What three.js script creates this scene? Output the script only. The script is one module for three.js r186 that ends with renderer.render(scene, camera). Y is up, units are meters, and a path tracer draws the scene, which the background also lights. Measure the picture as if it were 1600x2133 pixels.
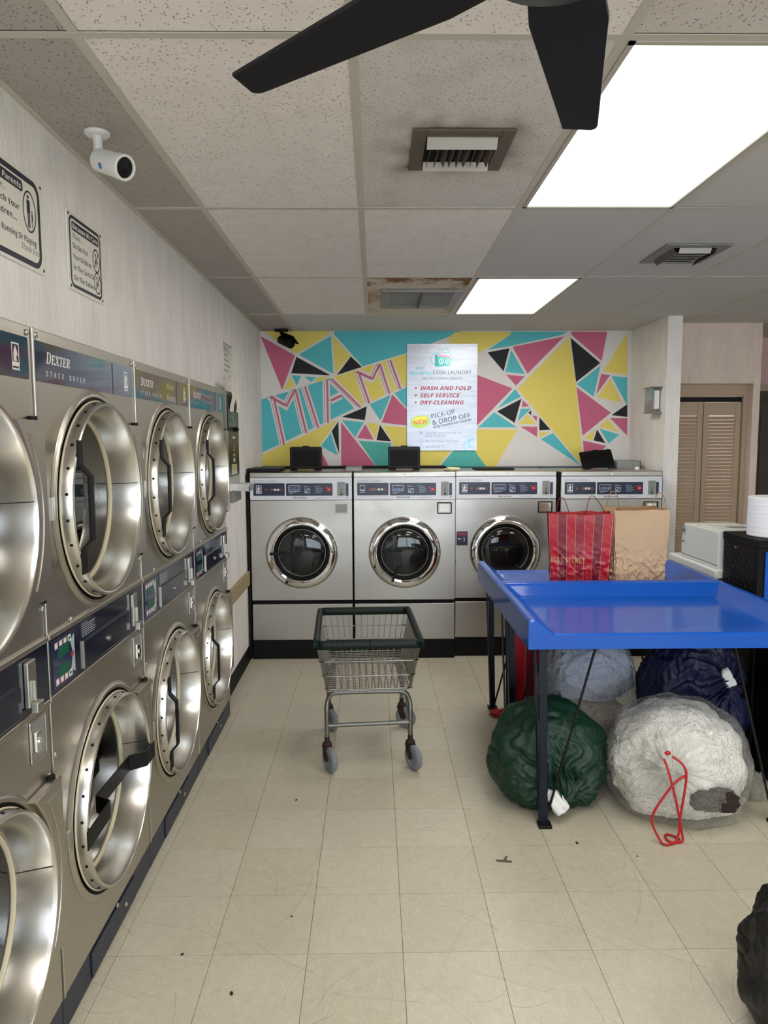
import * as THREE from 'three';
import { RoundedBoxGeometry } from 'three/addons/geometries/RoundedBoxGeometry.js';
import { mergeGeometries, mergeVertices, toCreasedNormals } from 'three/addons/utils/BufferGeometryUtils.js';
import { RectAreaLightUniformsLib } from 'three/addons/lights/RectAreaLightUniformsLib.js';
import { createNoise3D, createNoise4D } from 'simplex-noise';

// ---------------------------------------------------------------- camera, sky, exposure
const scene = new THREE.Scene();
const camera = new THREE.PerspectiveCamera(69.9, 1600 / 2133, 0.02, 60);
camera.position.set(0, 1.6412, 0);
camera.rotation.set(-0.09999, -0.0138950, -0.0034377, 'YXZ');
scene.add(camera);
scene.background = new THREE.Color(0.80, 0.90, 1.0);           // bright hazy daylight beyond the shop front
scene.backgroundIntensity = 7.0;
RectAreaLightUniformsLib.init();
const renderer = new THREE.WebGLRenderer({ antialias: true });
renderer.toneMapping = THREE.LinearToneMapping;
renderer.toneMappingExposure = 1.1;
renderer.shadowMap.enabled = true;
const LAMP = 8.2;                                              // radiance of a ceiling troffer

// ---------------------------------------------------------------- helpers
let seedState = 1234567;
function rnd() { seedState = (seedState + 0x6d2b79f5) | 0; let t = Math.imul(seedState ^ (seedState >>> 15), 1 | seedState); t = (t + Math.imul(t ^ (t >>> 7), 61 | t)) ^ t; return ((t ^ (t >>> 14)) >>> 0) / 4294967296; }
const rr = (a, b) => a + (b - a) * rnd();
const noise = createNoise3D(rnd), noise4 = createNoise4D(rnd);
const V = (x, y, z) => new THREE.Vector3(x, y, z);
const PI = Math.PI;
const used = new Map();
function numbered(name) { const n = used.get(name) ?? 0; used.set(name, n + 1); return n ? name + '_' + String(n).padStart(3, '0') : name; }
function shade(o) { o.traverse((c) => { if (c.isMesh) { c.castShadow = true; c.receiveShadow = true; } }); return o; }
function tag(o, label, category, group) { o.userData.label = label; o.userData.category = category; if (group) o.userData.group = group; return o; }
function thing(name, label, category, pos = [0, 0, 0], turn = 0, group) {
  const o = new THREE.Group(); o.name = numbered(name); o.position.set(...pos); o.rotation.y = turn; scene.add(o);
  return tag(o, label, category, group);
}
function part(parent, name, geo, mat, label) {
  const m = new THREE.Mesh(geo, mat); m.name = name; m.castShadow = m.receiveShadow = true; parent.add(m);
  if (label) m.userData.label = label;
  return m;
}
function struct(name, geo, mat) {
  const m = geo ? new THREE.Mesh(geo, mat) : new THREE.Group(); m.name = name; m.userData.kind = 'structure'; m.castShadow = m.receiveShadow = true; scene.add(m); return m;
}
function copy(src, label, pos, turn) { const c = src.clone(); c.name = numbered(src.name.replace(/_\d+$/, '')); c.userData = { ...src.userData, label }; if (pos) c.position.set(...pos); if (turn !== undefined) c.rotation.y = turn; scene.add(c); return c; }
// box projection: uv in metres
function buv(g, k = 1) {
  if (g.index) g = g.toNonIndexed();
  if (!g.attributes.normal) g.computeVertexNormals();
  const p = g.attributes.position, n = g.attributes.normal, uv = new Float32Array(p.count * 2);
  for (let i = 0; i < p.count; i += 3) {
    let nx = 0, ny = 0, nz = 0;
    for (let j = 0; j < 3; j++) { nx += n.getX(i + j); ny += n.getY(i + j); nz += n.getZ(i + j); }
    nx = Math.abs(nx); ny = Math.abs(ny); nz = Math.abs(nz);
    for (let j = 0; j < 3; j++) {
      const x = p.getX(i + j), y = p.getY(i + j), z = p.getZ(i + j), o = (i + j) * 2;
      if (nx >= ny && nx >= nz) { uv[o] = z * k; uv[o + 1] = y * k; } else if (ny >= nz) { uv[o] = x * k; uv[o + 1] = z * k; } else { uv[o] = x * k; uv[o + 1] = y * k; }
    }
  }
  g.setAttribute('uv', new THREE.BufferAttribute(uv, 2));
  return g;
}
function mg(list) {
  return mergeGeometries(list.map((g) => {
    g = g.index ? g.toNonIndexed() : g.clone();
    for (const k of Object.keys(g.attributes)) if (!['position', 'normal', 'uv'].includes(k)) g.deleteAttribute(k);
    if (!g.attributes.uv) g.setAttribute('uv', new THREE.BufferAttribute(new Float32Array(g.attributes.position.count * 2), 2));
    g.morphAttributes = {}; return g;
  }));
}
// box from min to max corner
function bx(x0, y0, z0, x1, y1, z1, r = 0) {
  const w = x1 - x0, h = y1 - y0, d = z1 - z0;
  const g = r ? new RoundedBoxGeometry(w, h, d, 2, Math.min(r, w / 2.01, h / 2.01, d / 2.01)) : new THREE.BoxGeometry(w, h, d);
  g.translate((x0 + x1) / 2, (y0 + y1) / 2, (z0 + z1) / 2);
  return buv(g);
}
function rod(a, b, r, seg = 10, r2) {
  const d = b.clone().sub(a), g = new THREE.CylinderGeometry(r2 ?? r, r, d.length(), seg);
  g.applyQuaternion(new THREE.Quaternion().setFromUnitVectors(V(0, 1, 0), d.clone().normalize()));
  const c = a.clone().add(b).multiplyScalar(0.5); g.translate(c.x, c.y, c.z); return g;
}
function bar(a, b, side, w, t) {                                   // flat bar from a to b, its width w along side, thickness t
  const y = b.clone().sub(a), L = y.length(); y.normalize();
  const x = side.clone().sub(y.clone().multiplyScalar(side.dot(y))).normalize(), z = x.clone().cross(y);
  const g = new RoundedBoxGeometry(w, L, t, 1, Math.min(w, t) * 0.2);
  g.applyMatrix4(new THREE.Matrix4().makeBasis(x, y, z)); const c = a.clone().add(b).multiplyScalar(0.5); g.translate(c.x, c.y, c.z); return buv(g);
}
function tube(pts, r, seg = 40, rad = 8, closed = false, tension = 0.5) { return new THREE.TubeGeometry(new THREE.CatmullRomCurve3(pts, closed, 'catmullrom', tension), seg, r, rad, closed); }
function ring(profile, seg = 72) { return new THREE.LatheGeometry(profile.map(([r, h]) => new THREE.Vector2(r, h)), seg); }
const ringX = (profile, seg) => toCreasedNormals(ring(profile, seg).rotateZ(-PI / 2), 0.6);        // lathe about +x
const ringZ = (profile, seg) => toCreasedNormals(ring(profile, seg).rotateX(PI / 2), 0.6);         // lathe about +z
function rrect(w, h, r) {
  const s = new THREE.Shape(), x = -w / 2, y = -h / 2;
  s.moveTo(x + r, y); s.lineTo(x + w - r, y); s.quadraticCurveTo(x + w, y, x + w, y + r); s.lineTo(x + w, y + h - r); s.quadraticCurveTo(x + w, y + h, x + w - r, y + h);
  s.lineTo(x + r, y + h); s.quadraticCurveTo(x, y + h, x, y + h - r); s.lineTo(x, y + r); s.quadraticCurveTo(x, y, x + r, y); return s;
}
function hole(s, x, y, r) { const p = new THREE.Path(); p.absarc(x, y, r, 0, PI * 2, true); s.holes.push(p); return s; }
function ext(shape, d, bevel = 0, seg = 48) { return buv(new THREE.ExtrudeGeometry(shape, { depth: d - 2 * bevel, bevelEnabled: bevel > 0, bevelSize: bevel, bevelThickness: bevel, bevelOffset: -bevel, bevelSegments: 2, curveSegments: seg }).translate(0, 0, bevel)); }
// plate with the whole of a canvas on its front (+z) face
function plate(w, h, d, r = 0.004) {
  const g = new THREE.ExtrudeGeometry(rrect(w, h, r), { depth: d, bevelEnabled: false, curveSegments: 6 }), p = g.attributes.position, uv = g.attributes.uv;
  for (let i = 0; i < p.count; i++) uv.setXY(i, p.getX(i) / w + 0.5, p.getY(i) / h + 0.5);
  return g;
}
function canvas(w, h, draw, srgb = true) {
  const c = document.createElement('canvas'); c.width = w; c.height = h; draw(c.getContext('2d'), w, h);
  const t = new THREE.CanvasTexture(c); if (srgb) t.colorSpace = THREE.SRGBColorSpace; t.anisotropy = 8; return t;
}
function pix(w, h, f, srgb = false) {
  const d = new Uint8Array(w * h * 4);
  for (let y = 0; y < h; y++) for (let x = 0; x < w; x++) { const v = f(x / w, y / h), o = (y * w + x) * 4; if (v.length) { d[o] = v[0]; d[o + 1] = v[1]; d[o + 2] = v[2]; } else d[o] = d[o + 1] = d[o + 2] = v; d[o + 3] = 255; }
  const t = new THREE.DataTexture(d, w, h); t.wrapS = t.wrapT = THREE.RepeatWrapping; t.magFilter = THREE.LinearFilter; t.minFilter = THREE.LinearMipmapLinearFilter; t.generateMipmaps = true; if (srgb) t.colorSpace = THREE.SRGBColorSpace; t.needsUpdate = true; return t;
}
const clamp = (v, a = 0, b = 255) => Math.max(a, Math.min(b, v));
// tileable noise: u, v in 0..1, f cycles on each axis
function tn(u, v, fx, fy, s = 0) { const a = u * 2 * PI, b = v * 2 * PI, p = fx / 6.28, q = fy / 6.28; return noise4(Math.cos(a) * p + s, Math.sin(a) * p, Math.cos(b) * q - s, Math.sin(b) * q); }
function rep(t, u, v) { const c = t.clone(); c.wrapS = c.wrapT = THREE.RepeatWrapping; c.repeat.set(u, v); c.needsUpdate = true; return c; }
const std = (o) => new THREE.MeshStandardMaterial(o), phy = (o) => new THREE.MeshPhysicalMaterial(o);

// ---------------------------------------------------------------- materials
const stuccoBump = pix(512, 512, (u, v) => { const a = tn(u, v, 150, 9, 1) * 0.5 + tn(u, v, 60, 22, 5) * 0.35 + tn(u, v, 190, 120, 9) * 0.3; return clamp(128 + a * 110); });
const stuccoTone = pix(512, 512, (u, v) => { const a = tn(u, v, 6, 3, 3) * 7 + tn(u, v, 90, 7, 2) * 7 + tn(u, v, 22, 4, 7) * 4; return [clamp(238 + a), clamp(234 + a), clamp(230 + a)]; }, true);
const steelRough = pix(512, 512, (u, v) => clamp(97 + tn(u, v, 4, 3, 2) * 14 + tn(u, v, 14, 9, 4) * 7 + tn(u, v, 4, 60, 6) * 4, 80));
const clothBump = pix(256, 256, (u, v) => clamp(128 + tn(u, v, 120, 120, 3) * 60));
const M = {
  wall: std({ color: 0xffffff, map: rep(stuccoTone, 0.8, 0.8), roughness: 0.75, bumpMap: rep(stuccoBump, 1.6, 1.6), bumpScale: 0.003 }),
  wallTan: std({ color: 0xf6e6dc, map: rep(stuccoTone, 0.8, 0.8), roughness: 0.8, bumpMap: rep(stuccoBump, 1.6, 1.6), bumpScale: 0.003 }),
  plain: std({ color: 0xcfc8bb, roughness: 0.9 }),
  steel: std({ color: 0xbdb8ae, metalness: 1, roughness: 1, roughnessMap: rep(steelRough, 0.9, 0.9) }),
  steelW: std({ color: 0xb0aca5, metalness: 1, roughness: 1, roughnessMap: rep(steelRough, 0.7, 1.1) }),
  ringSteel: std({ color: 0xd4d1cb, metalness: 1, roughness: 0.24 }),
  trim: std({ color: 0xc4c1ba, metalness: 1, roughness: 0.38 }),
  chrome: std({ color: 0xe8e8e8, metalness: 1, roughness: 0.06 }),
  bolt: std({ color: 0x0c0b0a, roughness: 0.6, metalness: 0.4 }),
  gasket: std({ color: 0xcfc5a8, roughness: 0.6 }),
  rubber: phy({ color: 0x040404, roughness: 0.6, specularIntensity: 0.5 }),
  black: phy({ color: 0x060607, roughness: 0.6, specularIntensity: 0.45 }),
  blackGloss: phy({ color: 0x070808, roughness: 0.42, specularIntensity: 0.5 }),
  handle: phy({ color: 0x0a0b0c, roughness: 0.5, specularIntensity: 0.5 }),
  glass: phy({ color: 0xffffff, transmission: 1, thickness: 0, roughness: 0.02, ior: 1.5, specularIntensity: 1 }),
  drum: std({ color: 0x3f4239, metalness: 0.9, roughness: 0.45 }),
  drumDark: std({ color: 0x1b1d1d, metalness: 0.85, roughness: 0.4 }),
  navy: phy({ color: 0x050d26, roughness: 0.15, clearcoat: 0.4, clearcoatRoughness: 0.08 }),
  kick: std({ color: 0x1b2436, roughness: 0.42 }),
  blue: phy({ color: 0x004fb0, roughness: 0.4, specularIntensity: 0.3, clearcoat: 0.55, clearcoatRoughness: 0.1 }),
  legMetal: std({ color: 0x141b28, roughness: 0.5, metalness: 0.5 }),
  wire: std({ color: 0x96938c, metalness: 1, roughness: 0.32 }),
  tubeMetal: std({ color: 0x7d7c78, metalness: 0.9, roughness: 0.45 }),
  cartVinyl: phy({ color: 0x0d1d18, roughness: 0.5, specularIntensity: 0.5 }),
  wheel: std({ color: 0x74787c, roughness: 0.55 }),
  rust: std({ color: 0x3a2a22, roughness: 0.7, metalness: 0.5 }),
  white: std({ color: 0xe9e9e6, roughness: 0.45 }),
  lcd: std({ color: 0x0d4a3a, roughness: 0.2, emissive: 0x0a3b2c, emissiveIntensity: 0.25 }),
  fan: phy({ color: 0x15161b, roughness: 0.55, specularIntensity: 0.5 }),
  tan: std({ color: 0xb9a48c, roughness: 0.6 }),
};
function gridBox(parent, name, geos, mat, label) { return part(parent, name, mg(geos), mat, label); }

// ---------------------------------------------------------------- room dimensions
const CEIL = 2.5275, XL = -0.935, XR = 4.3, ZB = -6.2, ZF = 3.0;
const FACE = -0.86, DZ0 = -1.098, DW = 0.787, DEND = DZ0 - 4 * DW;        // dryer row

// ---------------------------------------------------------------- floor: vinyl tiles
const floorTone = (() => {
  const W = 1024, base = new Uint8ClampedArray(W * W * 4);
  for (let y = 0; y < W; y++) for (let x = 0; x < W; x++) {
    const u = x / W, v = y / W, a = tn(u, v, 3, 3, 1) * 5 + tn(u, v, 26, 26, 3) * 5 + tn(u, v, 110, 70, 5) * 6 + tn(u, v, 240, 200, 7) * 6, o = (y * W + x) * 4;
    base[o] = 191 + a; base[o + 1] = 184 + a; base[o + 2] = 165 + a * 0.9; base[o + 3] = 255;
  }
  return canvas(W, W, (c) => {
    const im = new ImageData(base, W, W); c.putImageData(im, 0, 0);
    for (let i = 0; i < 95; i++) {                                       // scratches and scuffs worn into the vinyl
      const x = rr(0, W), y = rr(0, W), a = rr(0, PI), L = rr(30, 330), b = rr(-60, 60);
      c.strokeStyle = `rgba(${rnd() < 0.8 ? '84,78,66' : '236,232,220'},${rr(0.1, 0.36)})`; c.lineWidth = rr(0.7, 1.9);
      for (const ox of [-W, 0, W]) for (const oy of [-W, 0, W]) { c.beginPath(); c.moveTo(x + ox, y + oy); c.quadraticCurveTo(x + ox + Math.cos(a) * L / 2 - Math.sin(a) * b, y + oy + Math.sin(a) * L / 2 + Math.cos(a) * b, x + ox + Math.cos(a) * L, y + oy + Math.sin(a) * L); c.stroke(); }
    }
  });
})();
floorTone.wrapS = floorTone.wrapT = THREE.RepeatWrapping;
M.floor = std({ color: 0xffffff, map: floorTone, roughness: 0.42 });
M.floorB = std({ color: 0xfbfaf7, map: floorTone, roughness: 0.46 });
M.joint = std({ color: 0x5d5648, roughness: 0.95 });
const floor = struct('floor', bx(-1.9, -0.15, -7.2, XR + 0.2, -0.0035, ZF + 0.1), M.joint);
{
  const T = 0.3048, fx = -0.523, fz = -2.196, variants = [];
  for (let i = 0; i < 4; i++) for (let j = 0; j < 4; j++) {
    const g = new THREE.BoxGeometry(T - 0.0016, 0.0034, T - 0.0016), uv = g.attributes.uv, p = g.attributes.position;
    for (let k = 0; k < p.count; k++) uv.setXY(k, (p.getX(k) / T + 0.5 + i) / 4, (p.getZ(k) / T + 0.5 + j) / 4);
    variants.push(g);
  }
  const far = [];
  for (let i = -2; i < 17; i++) for (let j = -13; j < 18; j++) {
    const x0 = fx + i * T, z1 = fz - (j - 1) * T, z0 = z1 - T;
    if (x0 + T < -0.9 || x0 > XR || z0 > ZF || z1 < -6.7) continue;
    const g = variants[(((i % 4) + 4) % 4) * 4 + (((-j % 4) + 4) % 4)];
    const near = x0 + T > -0.95 && x0 < 2.3 && z1 > -6.3 && z0 < -1.5 && !(z1 < -5.45 && x0 < 2.1);
    if (near) { const m = part(floor, 'floor_tile', g, rnd() < 0.35 ? M.floorB : M.floor); m.position.set(x0 + T / 2, -0.0017 + rr(-0.0003, 0.0001), (z0 + z1) / 2); }
    else far.push(g.clone().translate(x0 + T / 2, -0.0017, (z0 + z1) / 2));
  }
  const rest = part(floor, 'floor_tile_field', mg(far), M.floor); rest.userData.kind = 'stuff';
}

// ---------------------------------------------------------------- walls
const wallLeft = struct('wall_left', mg([
  bx(XL - 0.12, 1.926, DEND - 0.004, XL, CEIL + 0.03, DZ0 + 0.004),              // above the dryers
  bx(XL - 0.12, 0, ZB - 0.1, XL, CEIL + 0.03, DEND - 0.004),                     // between dryers and back wall
  bx(XL - 0.12, 0, DZ0 + 0.004, XL, CEIL + 0.03, ZF),
  bx(-1.86, 0, DEND - 0.1, -1.76, CEIL + 0.03, DZ0 + 0.1),                       // back of the dryer recess
  bx(-1.86, 0, DEND - 0.1, XL - 0.121, CEIL + 0.03, DEND - 0.004),
  bx(-1.86, 0, DZ0 + 0.004, XL - 0.121, CEIL + 0.03, DZ0 + 0.1),
]), M.wall);
const wallBack = struct('wall_back', bx(XL, 0, ZB - 0.12, 2.165, CEIL + 0.03, ZB), M.wall);
struct('wall_stub', bx(2.165, 0, ZB - 0.12, 2.272, CEIL + 0.03, -5.45), M.wall);
const CW = -5.79;                                                                 // face of the closet wall
struct('wall_closet', mg([
  bx(2.272, 2.062, CW - 0.14, 3.045, CEIL + 0.03, CW),
  bx(2.99, 0, CW - 0.14, 3.045, 2.062, CW),
  bx(2.272, 0, CW - 0.14, 2.33, 2.062, CW),
  bx(2.272, 0, -6.6, 3.045, CEIL + 0.03, -6.5),
  bx(2.945, 0, -6.5, 3.045, CEIL + 0.03, CW - 0.14),
]), M.wallTan);
struct('wall_rear', bx(3.045, 0, -6.72, XR, CEIL + 0.03, -6.6), std({ color: 0xd9b9b4, roughness: 0.85 }));
struct('wall_right', bx(XR, 0, -6.72, XR + 0.12, CEIL + 0.03, ZF), M.plain);
const wallFront = struct('wall_front', mg([
  bx(-1.1, 0, ZF, XR + 0.12, 0.35, ZF + 0.15), bx(-1.1, 2.35, ZF, XR + 0.12, CEIL + 0.03, ZF + 0.15),
  bx(-1.1, 0.35, ZF, -0.6, 2.35, ZF + 0.15), bx(3.9, 0.35, ZF, XR + 0.12, 2.35, ZF + 0.15),
]), M.plain);
for (let i = 0; i < 3; i++) {
  const w = struct('window_' + (i + 1)), x0 = -0.6 + i * 1.5;
  part(w, 'window_frame', mg([bx(x0, 0.35, ZF, x0 + 0.05, 2.35, ZF + 0.1), bx(x0 + 1.45, 0.35, ZF, x0 + 1.5, 2.35, ZF + 0.1), bx(x0, 0.35, ZF, x0 + 1.5, 0.41, ZF + 0.1), bx(x0, 2.29, ZF, x0 + 1.5, 2.35, ZF + 0.1)]), std({ color: 0x8b8d8f, metalness: 0.8, roughness: 0.4 }));
  part(w, 'window_pane', bx(x0 + 0.05, 0.41, ZF + 0.045, x0 + 1.45, 2.29, ZF + 0.051), M.glass);
}
struct('pavement', bx(-6, -0.16, ZF + 0.15, 9, -0.04, ZF + 6), std({ color: 0xa8a49a, roughness: 0.9 }));

// baseboards and chair rail
struct('baseboard_left', bx(XL, 0, ZB, XL + 0.012, 0.11, DEND - 0.01, 0.003), M.black);
struct('trim_1', mg([bx(XL, 0.57, ZB, XL + 0.02, 0.675, DEND - 0.01, 0.005)]), std({ color: 0xa59572, roughness: 0.7 }));

// closet opening trim and bifold louvre doors
{
  struct('trim_2', mg([
    bx(2.33, 1.985, CW - 0.14, 2.99, 2.062, CW - 0.09), bx(2.962, 0, CW - 0.14, 2.99, 1.985, CW - 0.09), bx(2.33, 1.965, CW - 0.13, 2.97, 1.986, CW - 0.1),
  ]), M.tan);
  struct('trim_3', bx(2.335, 1.925, CW - 0.155, 2.96, 1.963, CW - 0.115), M.blackGloss);
  const slat = buv(new RoundedBoxGeometry(1, 0.0295, 0.007, 1, 0.003).rotateX(-0.66));
  const leaf = (n, x0, x1) => {
    const d = struct('door_' + n), zc = CW - 0.13, y1 = 1.92, s = 0.042;
    part(d, 'stile', bx(x0, 0.02, zc - 0.015, x0 + s, y1, zc + 0.015, 0.003), M.tan); part(d, 'stile', bx(x1 - s, 0.02, zc - 0.015, x1, y1, zc + 0.015, 0.003), M.tan);
    part(d, 'rail', bx(x0 + s, y1 - 0.1, zc - 0.013, x1 - s, y1, zc + 0.013, 0.003), M.tan); part(d, 'rail', bx(x0 + s, 0.72, zc - 0.013, x1 - s, 0.84, zc + 0.013, 0.003), M.tan); part(d, 'rail', bx(x0 + s, 0.02, zc - 0.013, x1 - s, 0.14, zc + 0.013, 0.003), M.tan);
    for (let y = 0.855; y < 1.815; y += 0.0285) { const m = part(d, 'slat', slat, M.tan); m.position.set((x0 + x1) / 2, y, zc); m.scale.x = x1 - x0 - 2 * s + 0.004; }
    part(d, 'lower_panel', bx(x0 + s, 0.14, zc - 0.005, x1 - s, 0.72, zc + 0.005), M.tan);
  };
  leaf(1, 2.335, 2.652); leaf(2, 2.658, 2.96);
  const d3 = struct('door_3'), wood = std({ color: 0x4a4038, roughness: 0.6 });
  part(d3, 'door_frame', mg([bx(3.33, 0, -6.6, 3.38, 2.1, -6.55), bx(3.33, 2.05, -6.6, 4.2, 2.1, -6.55), bx(4.15, 0, -6.6, 4.2, 2.05, -6.55)]), M.tan);
  part(d3, 'door_slab', bx(3.38, 0.01, -6.599, 4.15, 2.05, -6.57), wood);
  part(d3, 'door_panel', bx(3.47, 0.2, -6.57, 3.72, 1.0, -6.562, 0.003), wood); part(d3, 'door_panel', bx(3.8, 0.2, -6.57, 4.06, 1.0, -6.562, 0.003), wood); part(d3, 'door_panel', bx(3.47, 1.12, -6.57, 3.72, 1.95, -6.562, 0.003), wood); part(d3, 'door_panel', bx(3.8, 1.12, -6.57, 4.06, 1.95, -6.562, 0.003), wood);
}

// mural painted on the back wall. Drawing units: the sketch spans x 134..2794, y 118..1085
const mural = canvas(2048, 740, (c, W, H) => {
  const x0 = -0.943, x1 = 2.165, yt = CEIL, yb = 1.385;
  const at = (X, Y) => {                                              // sketch -> metres on the wall -> texture
    const px = 500 + 0.2875 * X, py = 660 + 0.2875 * Y;
    const xm = -0.943 + (px - 540) * (0.003996 + (py - 692) * 2.62e-7) - (py - 692) * 8.1e-5, ym = 2.521 - (py - 692) * 0.003972 - (px - 540) * 1e-5;
    return [(xm - x0) / (x1 - x0) * W, (yt - ym) / (yt - yb) * H];
  };
  const path = (pts, dx) => { c.beginPath(); for (let i = 0; i < pts.length; i += 2) { const [x, y] = at(pts[i] + dx, pts[i + 1]); i ? c.lineTo(x, y) : c.moveTo(x, y); } };
  const poly = (col, pts, dx = 0) => { path(pts, dx); c.closePath(); c.fillStyle = col; c.fill(); };
  const line = (col, w, pts) => { path(pts, 0); c.strokeStyle = col; c.lineWidth = w; c.lineJoin = 'miter'; c.stroke(); };
  const Y = '#ead76c', P = '#ca6685', T = '#57bfc8', K = '#14171c', Wt = '#e2ded9', G = '#55b8ae';
  c.fillStyle = Wt; c.fillRect(0, 0, W, H);
  poly(Y, [165, 105, 640, 105, 640, 128, 410, 265]); poly(P, [150, 140, 398, 278, 305, 525]); poly(T, [425, 272, 655, 138, 674, 410]);
  poly(Y, [668, 135, 795, 280, 688, 412]); poly(T, [678, 125, 690, 100, 1600, 100, 1545, 128, 1208, 258, 885, 355]);
  poly(K, [408, 288, 652, 420, 370, 405]); poly(K, [800, 285, 880, 360, 700, 418]); poly(Y, [362, 430, 400, 495, 318, 528]);
  poly(T, [372, 420, 440, 425, 410, 495]); poly(T, [465, 430, 552, 432, 512, 468]); poly(Y, [530, 470, 560, 436, 655, 430, 600, 456]);
  poly(T, [145, 597, 400, 522, 650, 440, 825, 660, 152, 985]); poly(Y, [680, 432, 1210, 263, 1210, 490, 930, 615, 870, 640]);
  const stroke = (pts) => { line(Wt, 40, pts); };
  const strokes = [[235, 570, 312, 925], [212, 572, 330, 640, 392, 520], [395, 525, 472, 838], [462, 500, 558, 800], [622, 455, 628, 765], [652, 445, 862, 650], [650, 605, 730, 565], [850, 400, 926, 622], [838, 392, 950, 445, 1002, 338], [1005, 345, 1072, 552], [1078, 312, 1152, 520]];
  strokes.forEach(stroke);
  for (const s of strokes) {
    const t = s.map((v, i) => v + (i % 2 ? 0 : 7)); line(P, 11, t);
    line('#6b3a4c', 2, s.map((v, i) => v - (i % 2 ? 0 : 14)));
  }
  poly(Y, [155, 1000, 700, 745, 580, 925, 592, 1090, 155, 1090]); poly(K, [710, 755, 715, 990, 662, 825]); poly(T, [655, 840, 705, 1005, 585, 935]);
  poly(P, [730, 760, 985, 1090, 730, 1090]); poly(P, [592, 985, 645, 1090, 590, 1090]); poly(K, [915, 645, 900, 745, 735, 722]); poly(T, [735, 745, 895, 760, 830, 870]);
  poly(P, [905, 775, 965, 888, 845, 875]); poly(Y, [915, 768, 1005, 770, 975, 885]); poly(K, [1010, 780, 1090, 900, 985, 892]); poly(Y, [1030, 785, 1215, 800, 1215, 975, 1120, 940]);
  poly(G, [855, 895, 1090, 912, 1085, 1090, 988, 1090]); poly(T, [935, 630, 1090, 560, 1015, 750]); poly(P, [1100, 560, 1215, 680, 1215, 786, 1022, 762]); poly(T, [1115, 550, 1215, 498, 1215, 670]);
  poly(Y, [1205, 965, 1530, 965, 1425, 1090, 1205, 1090]); poly(G, [1545, 965, 1690, 965, 1800, 1090, 1440, 1090]);
  const R = 1530, q = (col, pts) => poly(col, pts, R);
  q(Y, [20, 110, 430, 110, 420, 132, 190, 262, -20, 330, -20, 150]); q(T, [425, 128, 430, 105, 840, 105, 800, 128, 420, 210, 262, 235]); q(P, [440, 215, 815, 140, 548, 408]); q(K, [258, 255, 418, 225, 375, 390]);
  q(T, [430, 240, 530, 410, 388, 395]); q(P, [395, 415, 528, 428, 465, 495]); q(P, [170, 412, 440, 515, 170, 796]); q(Y, [852, 140, 900, 480, 948, 1000, 930, 1060, 475, 518]);
  q(K, [862, 150, 1078, 330, 902, 468]); q(P, [865, 125, 870, 105, 1130, 105, 1088, 315]); q(Y, [1275, 115, 1275, 418, 1098, 392]); q(T, [1080, 350, 1030, 575, 905, 482]); q(P, [1085, 410, 1150, 418, 1048, 560]);
  q(Y, [1150, 440, 1232, 615, 1055, 580]); q(T, [1160, 425, 1275, 434, 1275, 640]); q(P, [905, 505, 1155, 692, 948, 860]); q(K, [1275, 630, 1275, 722, 1160, 710]); q(P, [1148, 730, 1275, 732, 1275, 860]);
  q(Y, [1130, 735, 1208, 832, 1068, 795]); q(T, [1072, 808, 1215, 852, 1140, 918]); q(K, [1055, 815, 1115, 915, 1030, 895]); q(Y, [1042, 812, 1022, 890, 955, 885]); q(P, [952, 895, 1120, 935, 1060, 1010, 960, 1010]);
  q(T, [1130, 950, 1205, 1090, 1040, 1090]); q(T, [460, 520, 500, 575, 330, 660]); q(K, [505, 590, 455, 765, 328, 682]); q(T, [308, 688, 470, 798, 190, 798]); q(Y, [175, 812, 475, 815, 318, 1090, 250, 1090, 175, 985]);
  q(P, [515, 600, 562, 645, 508, 648]); q(T, [500, 662, 572, 662, 478, 755]); q(K, [575, 675, 575, 710, 555, 690]); q(Y, [545, 705, 615, 775, 485, 772]); q(P, [582, 715, 617, 715, 615, 755]);
  q(K, [635, 725, 715, 815, 635, 820]); q(Y, [635, 832, 710, 835, 635, 875]); q(P, [498, 792, 620, 795, 618, 870]); q(T, [735, 840, 935, 1080, 645, 885]);
});
{
  const g = new THREE.BoxGeometry(3.108, CEIL - 1.385, 0.004).translate(-0.943 + 1.554, (CEIL + 1.385) / 2, ZB + 0.002);
  part(wallBack, 'mural_paint', g, std({ map: mural, roughness: 0.7, bumpMap: rep(stuccoBump, 5, 1.9), bumpScale: 0.003 }), 'painted geometric mural with slanted lettering');
}

// ---------------------------------------------------------------- ceiling: grid bars, tiles, lamps, vents
const pinBump = (() => { const h = new Float32Array(512 * 512).fill(200); for (let i = 0; i < 1500; i++) { const x = rnd() * 512 | 0, y = rnd() * 512 | 0, r = rr(0.5, 1.9); for (let a = -3; a <= 3; a++) for (let b = -3; b <= 3; b++) { const d = Math.hypot(a, b * rr(0.6, 1)); if (d <= r) { const k = ((y + b + 512) % 512) * 512 + (x + a + 512) % 512; h[k] = Math.min(h[k], 60 + 70 * d / r); } } } return h; })();
const pinAt = (u, v) => pinBump[(Math.floor(v * 512) % 512) * 512 + Math.floor(u * 512) % 512];
const pinTex = pix(512, 512, (u, v) => clamp(pinAt(u, v) + tn(u, v, 90, 90, 4) * 18));
const pinTone = pix(512, 512, (u, v) => { const p = (pinAt(u, v) - 200) * 0.55 + tn(u, v, 5, 5, 8) * 4; return [clamp(236 + p), clamp(230 + p), clamp(226 + p)]; }, true);
const TX = -0.6531, TZ = -1.7178, TW = 0.6096, TD = 1.2192;
const tileMat = (c) => std({ color: c, map: pinTone, roughness: 0.95, bumpMap: pinTex, bumpScale: 0.004 });
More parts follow.
